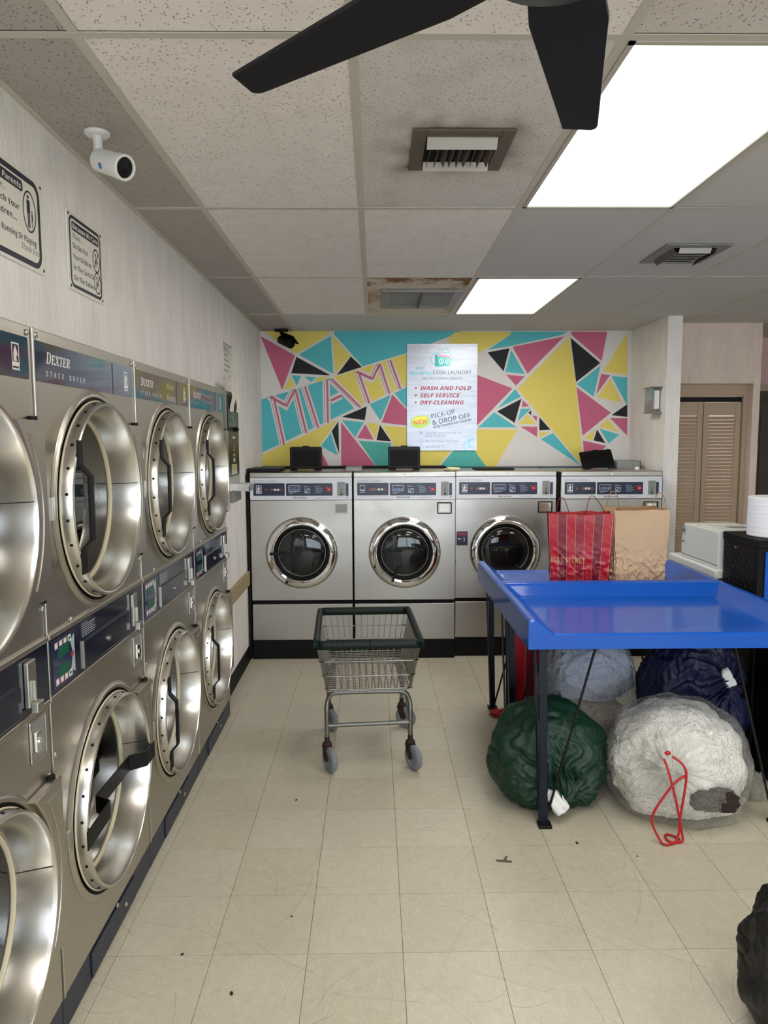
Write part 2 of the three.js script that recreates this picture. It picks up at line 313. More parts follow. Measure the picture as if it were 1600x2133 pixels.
M.tileA = tileMat(0xffffff); M.tileB = tileMat(0xe2e0e0); M.tileD = tileMat(0xbdbcb8); M.tileC = std({ color: 0xc9c8c6, roughness: 0.9, bumpMap: rep(stuccoBump, 2, 2), bumpScale: 0.001 });
M.tbar = std({ color: 0xc3bfb3, roughness: 0.5 });
const ceiling = struct('ceiling', bx(-1.9, CEIL + 0.035, -6.75, XR + 0.12, CEIL + 0.12, ZF + 0.15), M.plain);
const lamps = [[2, 0], [2, 2], [5, 1], [2, -2], [5, -1], [0, -2]];                // column, row (row 0 runs from z -1.72 to -2.94)
const isLamp = (k, j) => lamps.some(([a, b]) => a === k && b === j);
{
  const tileGeo = new Map();
  for (let k = -1; k < 9; k++) for (let j = -4; j < 4; j++) {
    const x0 = Math.max(TX + k * TW, XL), x1 = Math.min(TX + (k + 1) * TW, XR), z1 = Math.min(TZ - j * TD, ZF), z0 = Math.max(TZ - (j + 1) * TD, -6.72);
    if (x1 - x0 < 0.03 || z1 - z0 < 0.03 || isLamp(k, j)) continue;
    const w = x1 - x0 - 0.022, d = z1 - z0 - 0.022, key = w.toFixed(3) + d.toFixed(3);
    if (!tileGeo.has(key)) tileGeo.set(key, buv(new THREE.BoxGeometry(w, 0.015, d), 1.65));
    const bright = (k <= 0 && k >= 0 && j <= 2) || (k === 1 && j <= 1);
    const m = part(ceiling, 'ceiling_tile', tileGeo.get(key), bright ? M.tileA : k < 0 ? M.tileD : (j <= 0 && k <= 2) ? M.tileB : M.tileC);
    m.position.set((x0 + x1) / 2, CEIL + 0.0085 + (rnd() < 0.2 ? 0.002 : 0), (z0 + z1) / 2);
  }
  for (let k = 0; k < 9; k++) part(ceiling, 'grid_bar', mg([bx(TX + k * TW - 0.012, CEIL - 0.001, -6.72, TX + k * TW + 0.012, CEIL + 0.001, ZF), bx(TX + k * TW - 0.002, CEIL, -6.72, TX + k * TW + 0.002, CEIL + 0.034, ZF)]), M.tbar);
  for (let j = -3; j < 5; j++) { const z = TZ - j * TD; if (z < ZF && z > -6.7) part(ceiling, 'grid_bar', mg([bx(XL, CEIL - 0.0015, z - 0.012, XR, CEIL + 0.0008, z + 0.012), bx(XL, CEIL, z - 0.002, XR, CEIL + 0.034, z + 0.002)]), M.tbar); }
  part(ceiling, 'wall_angle', mg([bx(XL, CEIL - 0.001, ZB, XL + 0.02, CEIL + 0.001, ZF), bx(XL, CEIL - 0.001, ZB, 2.165, CEIL + 0.001, ZB + 0.02)]), M.tbar);
}
const prism = pix(128, 128, (u, v) => clamp(128 + 100 * Math.sin(u * 2 * PI * 16) * Math.sin(v * 2 * PI * 16)));
M.diffuser = std({ color: 0xffffff, emissive: 0xf6fff8, emissiveIntensity: 1.5, roughness: 0.5, bumpMap: prism, bumpScale: 0.002 });
M.lampFrame = std({ color: 0xb9b5aa, roughness: 0.5 });
const lampLabels = ['large fluorescent ceiling panel glowing beside the fan blade', 'fluorescent ceiling panel close to the mural wall, beside the rust-stained tile', 'fluorescent ceiling panel further right, past the louvred air vent', 'fluorescent ceiling panel behind the fan towards the shop front', 'fluorescent ceiling panel on the right towards the shop front', 'fluorescent ceiling panel over the entrance side of the shop'];
lamps.forEach(([k, j], i) => {
  const x = TX + (k + 0.5) * TW, z = TZ - (j + 0.5) * TD;
  if (i === 2) return;                                                           // that bay holds a plain tile
  const t = thing('ceiling_light', lampLabels[i], 'ceiling light', [x, CEIL, z], 0, 'fluorescent panels in the ceiling grid');
  const w = TW / 2 - 0.013, d = TD / 2 - 0.013;
  part(t, 'frame', mg([bx(-w, -0.004, -d, -w + 0.014, 0.03, d), bx(w - 0.014, -0.004, -d, w, 0.03, d), bx(-w, -0.004, -d, w, 0.03, -d + 0.014), bx(-w, -0.004, d - 0.014, w, 0.03, d)]), M.lampFrame);
  part(t, 'diffuser', buv(new THREE.BoxGeometry(2 * w - 0.028, 0.006, 2 * d - 0.028).translate(0, 0.004, 0), 4), M.diffuser);
  const L = new THREE.RectAreaLight(0xfff8f1, LAMP, 2 * w - 0.03, 2 * d - 0.03); L.name = 'lamp_light'; L.position.set(0, -0.006, 0); L.rotation.x = -PI / 2; t.add(L);
});
{ const k = 5, j = 1; const m = part(ceiling, 'ceiling_tile', buv(new THREE.BoxGeometry(TW - 0.022, 0.015, TD - 0.022), 1.65), M.tileC); m.position.set(TX + (k + 0.5) * TW, CEIL + 0.0085, TZ - (j + 0.5) * TD); }

// vents
M.ventDirty = std({ color: 0x6c6258, roughness: 0.75, metalness: 0.3 });
M.ventWhite = std({ color: 0xbdbcb8, roughness: 0.5 });
M.ventGrey = std({ color: 0x8f8f8c, roughness: 0.5, metalness: 0.4 });
{
  const frame = (w, d, b, h) => mg([bx(-w / 2, -h, -d / 2, -w / 2 + b, 0, d / 2, 0.002), bx(w / 2 - b, -h, -d / 2, w / 2, 0, d / 2, 0.002), bx(-w / 2 + b, -h, -d / 2, w / 2 - b, 0, -d / 2 + b, 0.002), bx(-w / 2 + b, -h, d / 2 - b, w / 2 - b, 0, d / 2, 0.002)]);
  const v1 = thing('air_vent', 'square ceiling air vent with a rusty brown frame and bent fins', 'vent', [0.268, CEIL - 0.001, -2.355]);
  part(v1, 'frame', frame(0.3, 0.315, 0.042, 0.008), M.ventDirty);
  part(v1, 'duct', bx(-0.107, -0.0006, -0.115, 0.107, 0.0004, 0.115), M.rubber);
  part(v1, 'deflector', bar(V(-0.105, -0.014, 0.086), V(0.105, -0.014, 0.086), V(0, 0.55, 0.83), 0.042, 0.003), M.ventWhite); part(v1, 'deflector', bar(V(-0.105, -0.013, -0.104), V(0.105, -0.013, -0.104), V(0, 0.7, 0.7), 0.03, 0.003), M.ventWhite);
  for (let i = 0; i < 9; i++) part(v1, 'fin', bar(V(-0.09 + i * 0.0225, -0.014, 0.055), V(-0.09 + i * 0.0225 + rr(-0.006, 0.006), -0.014, -0.075), V(rr(-0.45, 0.45), 1, 0), 0.026, 0.002), M.ventDirty);
  const v2 = thing('return_air_vent', 'wide ceiling air vent with a centre bar set in the rust-stained tile', 'vent', [0.298, CEIL - 0.001, -4.77]);
  part(v2, 'frame', frame(0.49, 0.58, 0.05, 0.014), M.ventGrey); part(v2, 'duct', bx(-0.2, -0.0006, -0.245, 0.2, 0.0004, 0.245), M.rubber);
  for (let i = 0; i < 17; i++) part(v2, 'slat', bar(V(-0.196, -0.007, -0.228 + i * 0.0285), V(0.196, -0.007, -0.228 + i * 0.0285), V(0, 0.46, -0.89), 0.022, 0.002), M.ventWhite);
  part(v2, 'centre_bar', bx(-0.006, -0.02, -0.24, 0.006, -0.004, 0.24, 0.002), M.ventDirty);
  const v3 = thing('louvre_vent', 'grey ceiling air vent with white louvres, beyond the large light panel', 'vent', [1.51, CEIL - 0.001, -3.63]);
  part(v3, 'frame', frame(0.31, 0.36, 0.055, 0.006), M.ventGrey); part(v3, 'duct', bx(-0.1, -0.0006, -0.125, 0.1, 0.0004, 0.125), M.rubber);
  for (let i = 0; i < 6; i++) part(v3, 'louvre', bar(V(-0.075, -0.016, -0.1 + i * 0.036), V(0.075, -0.016, -0.1 + i * 0.036), V(0, 0.42, -0.91), 0.03, 0.002), M.ventWhite);
  part(v3, 'louvre', bar(V(-0.075, -0.014, 0.118), V(0.075, -0.014, 0.118), V(0, 0.8, 0.6), 0.03, 0.002), M.ventWhite);
  part(v3, 'deflector', bar(V(-0.098, -0.016, -0.12), V(-0.098, -0.016, 0.12), V(0.6, -1, 0), 0.035, 0.003), M.ventDirty); part(v3, 'deflector', bar(V(0.098, -0.016, -0.12), V(0.098, -0.016, 0.12), V(-0.6, -1, 0), 0.035, 0.003), M.ventDirty);
}
// rust stain on the tile around the wide vent
{
  const st = canvas(512, 1024, (c, W, H) => {
    c.fillStyle = '#d8cfbe'; c.fillRect(0, 0, W, H);
    const im = c.getImageData(0, 0, W, H), d = im.data;
    for (let y = 0; y < H; y++) for (let x = 0; x < W; x++) {
      const u = x / W, v = y / H, e = Math.min(u, v, 1 - u) * 5 + noise(u * 3, v * 5, 2) * 0.8 + noise(u * 14, v * 20, 5) * 0.35, o = (y * W + x) * 4;
      const s = clamp((1.1 - e) * 0.9 * (1 - v * 0.75), 0, 1), k = s * s;
      d[o] = 214 - k * 88; d[o + 1] = 205 - k * 118; d[o + 2] = 188 - k * 140;
    }
    c.putImageData(im, 0, 0);
  });
  const m = ceiling.children.find((t) => t.name === 'ceiling_tile' && Math.abs(t.position.x - (TX + 1.5 * TW)) < 0.05 && Math.abs(t.position.z - (TZ - 2.5 * TD)) < 0.05);
  const g = new THREE.BoxGeometry(TW - 0.022, 0.015, TD - 0.022), uv = g.attributes.uv, p = g.attributes.position;
  for (let i = 0; i < p.count; i++) uv.setXY(i, p.getX(i) / TW + 0.5, p.getZ(i) / TD + 0.5);
  m.geometry = g; m.material = std({ map: st, roughness: 0.9 }); m.userData.label = 'rust-stained tile';
}

// dark dust on the tile around the square vent
{
  const st = canvas(256, 512, (c, W, H) => {
    const im = c.createImageData(W, H), d = im.data;
    for (let y = 0; y < H; y++) for (let x = 0; x < W; x++) {
      const u = x / W, v = y / H, dx = Math.max(0, Math.abs(u - 0.5) - 0.25) * 0.6, dy = Math.max(0, Math.abs(v - 0.478) - 0.13) * 1.2, e = Math.hypot(dx, dy), o = (y * W + x) * 4;
      const k = Math.exp(-e * 22) * (0.3 + 0.25 * noise(u * 6, v * 9, 4)) + 0.06 * Math.max(0, noise(u * 4, v * 6, 8)), p = (pinAt(u, v * 2 % 1) - 200) * 0.5;
      d[o] = 214 - k * 150 + p; d[o + 1] = 210 - k * 158 + p; d[o + 2] = 207 - k * 165 + p; d[o + 3] = 255;
    }
    c.putImageData(im, 0, 0);
  });
  const m = ceiling.children.find((t) => t.name === 'ceiling_tile' && Math.abs(t.position.x - (TX + 1.5 * TW)) < 0.05 && Math.abs(t.position.z - (TZ - 0.5 * TD)) < 0.05);
  const g = new THREE.BoxGeometry(TW - 0.022, 0.015, TD - 0.022), uv = g.attributes.uv, p = g.attributes.position;
  for (let i = 0; i < p.count; i++) uv.setXY(i, p.getX(i) / TW + 0.5, 0.5 - p.getZ(i) / TD);
  m.geometry = g; m.material = std({ map: st, roughness: 0.95, bumpMap: rep(pinTex, 1, 2), bumpScale: 0.004 }); m.userData.label = 'dusty tile';
}

// ceiling fan
{
  const f = thing('ceiling_fan', 'dark ceiling fan with long tapered blades', 'fan', [0.228, CEIL, -0.954]);
  part(f, 'canopy', ring([[0.001, 0], [0.065, 0], [0.07, -0.02], [0.05, -0.05], [0.02, -0.06]], 32), M.fan);
  part(f, 'rod', rod(V(0, -0.05, 0), V(0, -0.2, 0), 0.012), M.fan);
  part(f, 'motor', ring([[0.02, -0.17], [0.09, -0.185], [0.125, -0.22], [0.125, -0.275], [0.09, -0.31], [0.04, -0.325], [0.001, -0.327]], 40), M.fan);
  for (let i = 0; i < 5; i++) {
    const b = new THREE.Shape(); b.moveTo(0.1, -0.05); b.lineTo(0.2, -0.058); b.lineTo(0.58, -0.034); b.quadraticCurveTo(0.597, -0.032, 0.6, -0.02); b.lineTo(0.585, 0.034); b.lineTo(0.2, 0.058); b.lineTo(0.1, 0.05);
    const g = ext(b, 0.008, 0.002).rotateX(-PI / 2).rotateX(0.06), m = part(f, 'blade', g, M.fan);
    m.position.y = -0.278; m.rotation.y = -([220.9, 288.2, 3, 75, 148][i]) * PI / 180;
  }
}

// ---------------------------------------------------------------- stack dryers (each: origin at the near front floor corner, +x out of the face, -z along the row)
function horse(c, x, y, w, h, fg, bg) {                             // small framed horse-head emblem
  c.fillStyle = fg; c.fillRect(x, y, w, h); c.fillStyle = bg; c.fillRect(x + w * 0.1, y + h * 0.06, w * 0.8, h * 0.64);
  c.fillStyle = fg; c.beginPath(); const P = [[0.25, 0.68], [0.22, 0.45], [0.3, 0.25], [0.45, 0.13], [0.5, 0.08], [0.56, 0.15], [0.72, 0.3], [0.8, 0.45], [0.72, 0.5], [0.58, 0.42], [0.62, 0.55], [0.68, 0.68]];
  P.forEach(([a, b], i) => (i ? c.lineTo(x + a * w, y + b * h) : c.moveTo(x + a * w, y + b * h))); c.fill();
  c.fillStyle = bg; c.fillRect(x + w * 0.1, y + h * 0.86, w * 0.8, h * 0.07);
}
function dexter(c, x, y, s, col, sx = 1) { c.save(); c.translate(x, y); c.transform(sx, 0, -0.22, 1, 0, 0); c.fillStyle = col; c.font = `bold ${s}px serif`; c.fillText('D', 0, 0); const w = c.measureText('D').width; c.font = `bold ${s * 0.84}px serif`; c.fillText('EXTER', w, 0); c.restore(); }
const brandTex = (extra, scribble) => canvas(1024, 194, (c, W, H) => {
  c.fillStyle = '#16233c'; c.fillRect(0, 0, W, H);
  dexter(c, 110, 100, 80, '#f2efe4'); c.fillStyle = '#dcdcd6'; c.font = 'bold 38px monospace';
  [...'STACK DRYER'].forEach((ch, i) => c.fillText(ch, 108 + i * 47, 164));
  if (extra) { c.fillStyle = '#e6e2cf'; c.save(); c.translate(760, 84); c.scale(0.8, 1); c.font = '60px sans-serif'; c.fillText('No Shoes', 0, 0); c.fillText('No Zapatos', 0, 88); c.restore(); }
  if (scribble) { c.strokeStyle = '#20242c'; c.lineWidth = 5; c.beginPath(); for (let i = 0; i < 60; i++) c.lineTo(430 + i * 6, 130 + Math.sin(i * 1.7) * 28 + (i % 3) * 6); c.stroke(); }
});
const emblemTex = canvas(384, 204, (c, W, H) => { c.fillStyle = '#16233c'; c.fillRect(0, 0, W, H); horse(c, 215, 40, 74, 130, '#e8e6dc', '#16233c'); });
const gloss = (t) => phy({ map: t, roughness: 0.1, clearcoat: 0.7, clearcoatRoughness: 0.05 });
const brandMats = [gloss(brandTex(false, false)), gloss(brandTex(true, false)), gloss(brandTex(false, true))], emblemMat = gloss(emblemTex);
const keysTex = canvas(256, 256, (c, W, H) => {
  c.fillStyle = '#15224a'; c.fillRect(0, 0, W, H); c.fillStyle = '#aeb4bd'; c.beginPath(); c.moveTo(200, 50); c.lineTo(250, 20); c.lineTo(250, 236); c.lineTo(200, 206); c.lineTo(228, 128); c.fill();
  for (const y of [14, 206]) for (let i = 0; i < 4; i++) { c.fillStyle = i === 3 ? '#e8f0e8' : '#c9a9ae'; c.fillRect(24 + i * 50, y, 38, 36); c.fillStyle = i === 3 ? '#1f7a3e' : '#ede6e2'; c.fillRect(32 + i * 50, y + 8, 20, 20); }
  c.fillStyle = '#b03038'; c.beginPath(); c.arc(222, 128, 16, 0, 7); c.fill();
});
const noteTex = canvas(256, 160, (c, W, H) => { c.fillStyle = '#0b1733'; c.fillRect(0, 0, W, H); c.strokeStyle = '#c8cbd2'; c.lineWidth = 5; for (let i = 0; i < 7; i++) { c.beginPath(); c.moveTo(20, 20 + i * 20); c.lineTo(i ? 200 + (i * 37) % 50 : 110, 20 + i * 20); c.stroke(); } });
const keysMat = gloss(keysTex), noteMat = gloss(noteTex);
const numTex = (n) => canvas(64, 96, (c) => { c.fillStyle = '#dcd8c6'; c.fillRect(0, 0, 64, 96); c.fillStyle = '#24221e'; c.font = 'bold 84px sans-serif'; c.textAlign = 'center'; c.fillText(n, 32, 78); });

const U = 0.405, YU = 1.457, YL = 0.522;                                        // door centres
function toFace(g, u, y, x = 0) { return g.clone().rotateY(PI / 2).translate(x, y, -u); }     // +z front of a plate becomes +x; its +x becomes -z
const dg = {};                                                                     // shared dryer geometry
{
  const panel = (y0, y1, yc) => { const h = y1 - y0, w = DW - 0.006; return toFace(ext(hole(rrect(w, h, 0.006), U - DW / 2, yc - (y0 + y1) / 2, 0.304), 0.02, 0.0025), DW / 2, (y0 + y1) / 2, -0.02); };
  dg.upper = buv(mg([panel(1.118, 1.924, YU)])); dg.lower = buv(mg([panel(0.108, 0.96, YL)]));
  dg.shell = mg([bx(-0.72, 0, -DW + 0.001, -0.02, 1.922, -DW + 0.006), bx(-0.72, 0, -0.006, -0.02, 1.922, -0.001), bx(-0.72, 1.917, -DW + 0.006, -0.02, 1.922, -0.006), bx(-0.72, 0, -DW, -0.715, 1.92, 0), bx(-0.715, 1.0, -DW + 0.006, -0.021, 1.006, -0.006), bx(-0.715, 0, -DW + 0.006, -0.021, 0.02, -0.006)]);
  dg.band = bx(-0.02, 0.962, -DW + 0.004, 0.004, 1.116, -0.004, 0.002);
  dg.ledge = mg([bx(-0.02, 1.116, -DW + 0.003, 0.009, 1.131, -0.003, 0.003), bx(-0.02, 0.948, -DW + 0.003, 0.006, 0.962, -0.003, 0.003)]);
  dg.kick = bx(-0.02, 0.004, -DW + 0.002, -0.004, 0.104, -0.002, 0.003);
  dg.kickPlate = bx(-0.004, 0.012, -0.6, 0.001, 0.094, -0.2, 0.002);
  dg.edge = mg([bx(-0.015, 1.69, -0.0095, 0.0055, 1.924, -0.001, 0.003), bx(-0.015, 0.96, -0.008, 0.005, 1.69, -0.001, 0.002), bx(-0.015, 0.108, -0.008, 0.004, 0.95, -0.001, 0.002)]);
  dg.collar = ringX([[0.3125, -0.006], [0.3125, 0.006], [0.3145, 0.008], [0.322, 0.008], [0.327, 0.004], [0.334, 0.0005]]);
  dg.gap = ringX([[0.298, 0.001], [0.3128, 0.001]]);
  dg.seal = ringX([[0.296, 0.006], [0.3025, 0.007], [0.3035, 0.0095], [0.3025, 0.012], [0.296, 0.0128]]);
  dg.ring = ringX([[0.29, 0.0], [0.3005, 0.006], [0.3005, 0.014], [0.2965, 0.036], [0.2945, 0.041], [0.2905, 0.0435], [0.2865, 0.0425], [0.284, 0.038], [0.283, 0.03], [0.2585, -0.05], [0.2585, -0.06]]);
  dg.inner = ringX([[0.259, -0.05], [0.257, -0.048], [0.2545, -0.0485], [0.253, -0.053], [0.253, -0.06]]);
  dg.glass = new THREE.CircleGeometry(0.2545, 64).rotateY(PI / 2).translate(-0.057, 0, 0);
  dg.bolts = mg([...Array(26).keys()].map((i) => { const a = i / 26 * 2 * PI, g = new THREE.CylinderGeometry(0.0045, 0.0045, 0.004, 8); g.rotateX(0).translate(0, 0.2978, 0).rotateX(a).translate(0.027, 0, 0); return g; }));
  dg.seam = mg([rod(V(-0.048, 0, -0.2588), V(0.036, 0, -0.2835), 0.0012, 6)]).rotateX(0.12);
  dg.drum = ringX([[0.2525, -0.062], [0.36, -0.1], [0.36, -0.62], [0.3, -0.65], [0.001, -0.65]]);
  dg.vane = mg([0, 1, 2].map((i) => { const g = new THREE.CylinderGeometry(0.02, 0.05, 0.45, 4).rotateZ(PI / 2).translate(-0.36, 0.33, 0); return g.rotateX(i * 2.094 + 0.5); }));
  const hp = [[0.186, 0.046], [0.118, 0.0465], [0.088, 0.072], [-0.088, 0.072], [-0.118, 0.0465], [-0.186, 0.046]].map(([b, h]) => V(h, b, 0));
  const strap = (p, w, t) => mg(p.slice(1).map((q, i) => bar(p[i].clone().lerp(q, -0.02), q.clone().lerp(p[i], -0.02), V(0, 0, 1), w, t)));
  dg.handle = mg([strap(hp, 0.03, 0.006), ...[...Array(20).keys()].map((i) => bx(0.071, -0.086 + i * 0.009, -0.016, 0.076, -0.081 + i * 0.009, 0.016))]).translate(0, -0.005, 0.243);
  const cp = [[-0.318, 0.048], [-0.232, 0.046], [-0.195, -0.004], [0.095, -0.01], [0.125, 0.043], [0.312, 0.047]];   // the odd straight strap
  dg.cross = mg(cp.slice(1).map((q, i) => bar(V(cp[i][1], -0.012, cp[i][0]), V(q[1], -0.012, q[0]), V(0, 1, 0), 0.056, 0.004)));
  dg.hinge = (() => { const cut = (R, h, x1) => { const s = new THREE.Shape(), a = Math.asin(h / R); s.moveTo(x1, -h); s.lineTo(x1, h); s.lineTo(U + R * Math.cos(a), h); s.absarc(U, 0, R, a, -a, true); s.lineTo(x1, -h); return s; }; return mg([toFace(ext(cut(0.318, 0.228, 0.785), 0.026, 0.005), 0, 0, 0.001), toFace(ext(cut(0.345, 0.195, 0.768), 0.005, 0.002), 0, 0, 0.025)]); })();
  dg.hingeBolt = rod(V(0.009, 0, -0.758), V(0.009, 0.01, -0.758), 0.011);
  dg.catch = bx(-0.002, -0.032, -0.087, 0.007, 0.032, -0.056, 0.002);
  dg.bezel = (() => { const s = rrect(0.092, 0.115, 0.01), p = new THREE.Path(); p.moveTo(-0.038, -0.05); p.lineTo(-0.038, 0.05); p.lineTo(0.038, 0.05); p.lineTo(0.038, -0.05); s.holes.push(p); return toFace(ext(s, 0.004, 0.001), 0.715, 0.885, 0.001); })();
  dg.cup = toFace(plate(0.078, 0.1, 0.0006), 0.715, 0.885, 0.0005);
  dg.lock = mg([bx(0.001, 0.858, -0.708, 0.014, 0.912, -0.682, 0.004), rod(V(0.012, 0.885, -0.695), V(0.019, 0.885, -0.695), 0.009)]);
  dg.slot = mg([bx(0.004, 0.985, -0.694, 0.016, 1.1, -0.65, 0.003), bx(0.016, 0.972, -0.69, 0.034, 0.998, -0.654, 0.003), bx(0.016, 1.0, -0.672, 0.024, 1.05, -0.668, 0.001)]);
  dg.cover = toFace(ext(rrect(0.4, 0.082, 0.012), 0.007, 0.002), 0.425, 1.013, 0.003);
  dg.covertrim = mg([bx(0.003, 0.972, -0.226, 0.0095, 1.054, -0.222), rod(V(0.009, 1.01, -0.42), V(0.015, 1.01, -0.42), 0.009)]);
  dg.keys = toFace(plate(0.145, 0.132, 0.002), 0.095, 1.04, 0.004);
  dg.lcd = mg([bx(0.006, 1.052, -0.125, 0.0078, 1.084, -0.055), bx(0.006, 1.0, -0.125, 0.0078, 1.03, -0.055)]);
  dg.note = toFace(plate(0.12, 0.05, 0.0015), 0.27, 1.085, 0.004);
  dg.brand = toFace(plate(0.54, 0.102, 0.0022, 0.006), 0.287, 1.842, 0.0005); dg.emblem = toFace(plate(0.192, 0.102, 0.0022, 0.006), 0.669, 1.842, 0.0005);
  dg.screws = mg([[0.022, 1.906], [0.765, 1.906], [0.02, 0.8], [0.765, 0.76], [0.775, 1.205], [0.16, 1.135], [0.42, 0.1], [0.5, 0.05]].map(([u, y]) => { const g = new THREE.SphereGeometry(0.008, 12, 8).scale(0.5, 1, 1); return g.translate(0.002, y, -u); }));
  dg.number = toFace(plate(0.016, 0.024, 0.001, 0.002), 0.036, 1.908, 0.0005);
}
const dryerGroup = 'stack dryers built into the left wall';
function dryer(i, label, brand, num, odd) {
  const t = thing('stack_dryer', label, 'dryer', [FACE, 0, DZ0 - i * DW], 0, dryerGroup);
  part(t, 'upper_panel', dg.upper, M.steel); part(t, 'lower_panel', dg.lower, M.steel); part(t, 'cabinet_shell', dg.shell, M.plain); part(t, 'edge_trim', dg.edge, M.trim); part(t, 'ledge_trim', dg.ledge, M.steel);
  const k = part(t, 'kick_plate', dg.kick, M.kick, 'dark blue kick plate'); part(k, 'access_cover', dg.kickPlate, M.kick);
  const b = part(t, 'control_band', dg.band, M.navy, 'glossy navy control band');
  part(b, 'keypad', dg.keys, keysMat); part(b, 'display', dg.lcd, M.lcd); part(b, 'instructions', dg.note, noteMat); part(b, 'coin_box_cover', dg.cover, M.navy); part(b, 'cover_trim', dg.covertrim, M.trim); part(b, 'coin_slot', dg.slot, M.trim, 'metal coin slot');
  part(t, 'brand_plate', dg.brand, brand); part(t, 'emblem_plate', dg.emblem, emblemMat); part(t, 'number_plate', dg.number, std({ map: numTex(num), roughness: 0.6 })); part(t, 'screws', dg.screws, M.trim);
  const lb = part(t, 'lock_recess', dg.cup, M.ventGrey); part(lb, 'recess_rim', dg.bezel, M.trim); part(lb, 'lock', dg.lock, M.chrome);
  for (const [y, n] of [[YU, 'upper_door'], [YL, 'lower_door']]) {
    const d = part(t, n, dg.ring, M.ringSteel); d.position.set(0, y, -U);
    part(d, 'door_collar', dg.collar, M.steel); part(d, 'door_gap', dg.gap, M.rubber); part(d, 'outer_seal', dg.seal, M.gasket); part(d, 'inner_seal', dg.inner, M.gasket); part(d, 'door_glass', dg.glass, M.glass); part(d, 'ring_bolts', dg.bolts, M.bolt); part(d, 'ring_seam', dg.seam, M.bolt);
    if (odd && y === YL) part(d, 'door_handle', dg.cross, M.handle, 'flat black strap bolted across the door'); else part(d, 'door_handle', dg.handle, M.handle);
    const c = part(d, 'door_catch', dg.catch, M.trim); c.position.set(0, 0.0, 0.395);
    const dr = part(t, 'drum', dg.drum, M.drum); dr.position.set(0, y, -U); part(dr, 'drum_vane', dg.vane, M.drum);
    const h = part(t, 'hinge_cover', dg.hinge, M.steel); h.position.y = y + 0.005; part(h, 'hinge_bolt', dg.hingeBolt, M.bolt).position.y = 0.228; part(h, 'hinge_bolt', dg.hingeBolt, M.bolt).position.y = -0.238;
  }
  return t;
}
dryer(0, 'steel stack dryer closest to the camera, cut off by the picture edge', brandMats[0], '7', false);
dryer(1, 'steel stack dryer with a diagonal black strap across its lower door', brandMats[0], '5', true);
dryer(2, 'steel stack dryer marked No Shoes No Zapatos on its top plate', brandMats[1], '3', false);
dryer(3, 'steel stack dryer next to the coin changer, at the far end of the row', brandMats[2], '1', false);

// ---------------------------------------------------------------- coin changer, left-wall signs
{
  const dol = canvas(256, 1024, (c, W, H) => {
    c.fillStyle = '#232a22'; c.fillRect(0, 0, W, H); c.fillStyle = '#30402c'; c.beginPath(); c.ellipse(128, 300, 116, 190, 0, 0, 7); c.fill();
    c.fillStyle = '#5d7a3c'; c.font = 'bold 300px serif'; c.textAlign = 'center'; c.fillText('$', 128, 410);
    c.fillStyle = '#cfd4c0'; c.fillRect(100, 520, 60, 26); c.fillStyle = '#a9b07a'; c.font = 'bold 60px sans-serif'; c.fillText('2', 128, 690); c.fillRect(90, 700, 80, 8); c.fillStyle = '#8b9a5a'; c.fillRect(100, 740, 60, 40); c.fillStyle = '#c9cfb8'; c.fillRect(105, 800, 50, 50);
    c.fillStyle = '#d6cf9d'; c.fillRect(60, 880, 130, 130); c.fillStyle = '#55513a'; for (let i = 0; i < 6; i++) c.fillRect(72, 896 + i * 18, 100 - (i * 23) % 40, 5);
  });
  const t = thing('coin_changer', 'tall dark coin changer on the left wall, papers hanging on it', 'coin changer', [XL, 1.29, -4.54]);
  part(t, 'cabinet', bx(0, 0.03, -0.185, 0.07, 0.635, 0.185, 0.004), M.ventGrey);
  part(t, 'face', toFace(plate(0.33, 0.48, 0.006), 0, 0.37, 0.07), std({ map: dol, roughness: 0.3 }));
  part(t, 'lower_face', bx(0.07, 0.035, -0.165, 0.078, 0.125, 0.165, 0.003), M.trim);
  part(t, 'knob', mg([rod(V(0.075, 0.41, 0), V(0.1, 0.41, 0), 0.014), bx(0.09, 0.402, -0.028, 0.105, 0.418, 0.028, 0.003)]), M.black);
  const tr = part(t, 'coin_tray', mg([bx(0.07, 0.03, -0.15, 0.17, 0.036, 0.02), bx(0.07, 0.036, 0.014, 0.17, 0.075, 0.02), bx(0.07, 0.036, -0.15, 0.17, 0.075, -0.144), bx(0.164, 0.036, -0.15, 0.17, 0.06, 0.02)]), M.trim);
  part(t, 'outlet_box', bx(0, -0.035, -0.16, 0.085, 0.03, 0.1, 0.004), M.ventGrey);
  const paper = (w, h, s) => { const g = new THREE.PlaneGeometry(w, h, 6, 14), p = g.attributes.position; for (let i = 0; i < p.count; i++) { const y = p.getY(i) / h; p.setZ(i, 0.006 + 0.012 * Math.sin(y * 5 + s) * (0.5 - y) + 0.004 * noise(p.getX(i) * 20, y * 4, s)); } g.computeVertexNormals(); return mg([g, g.clone().translate(0, 0, 0.0006)]); };
  for (const [u, y, h, s, l] of [[-0.06, 1.905, 0.2, 1, 'curled white paper slip taped over the coin changer, nearer one'], [0.075, 1.9, 0.19, 3, 'curled white paper slip taped over the coin changer, further one']]) {
    const q = tag(part(scene, numbered('paper_slip'), toFace(paper(0.12, h, s), 0, 0, 0), std({ color: 0xe6e1d3, roughness: 0.9, side: THREE.DoubleSide })), l, 'paper', 'paper slips taped over the coin changer');
    q.position.set(XL + 0.082, y, -4.54 - u);
  }
}
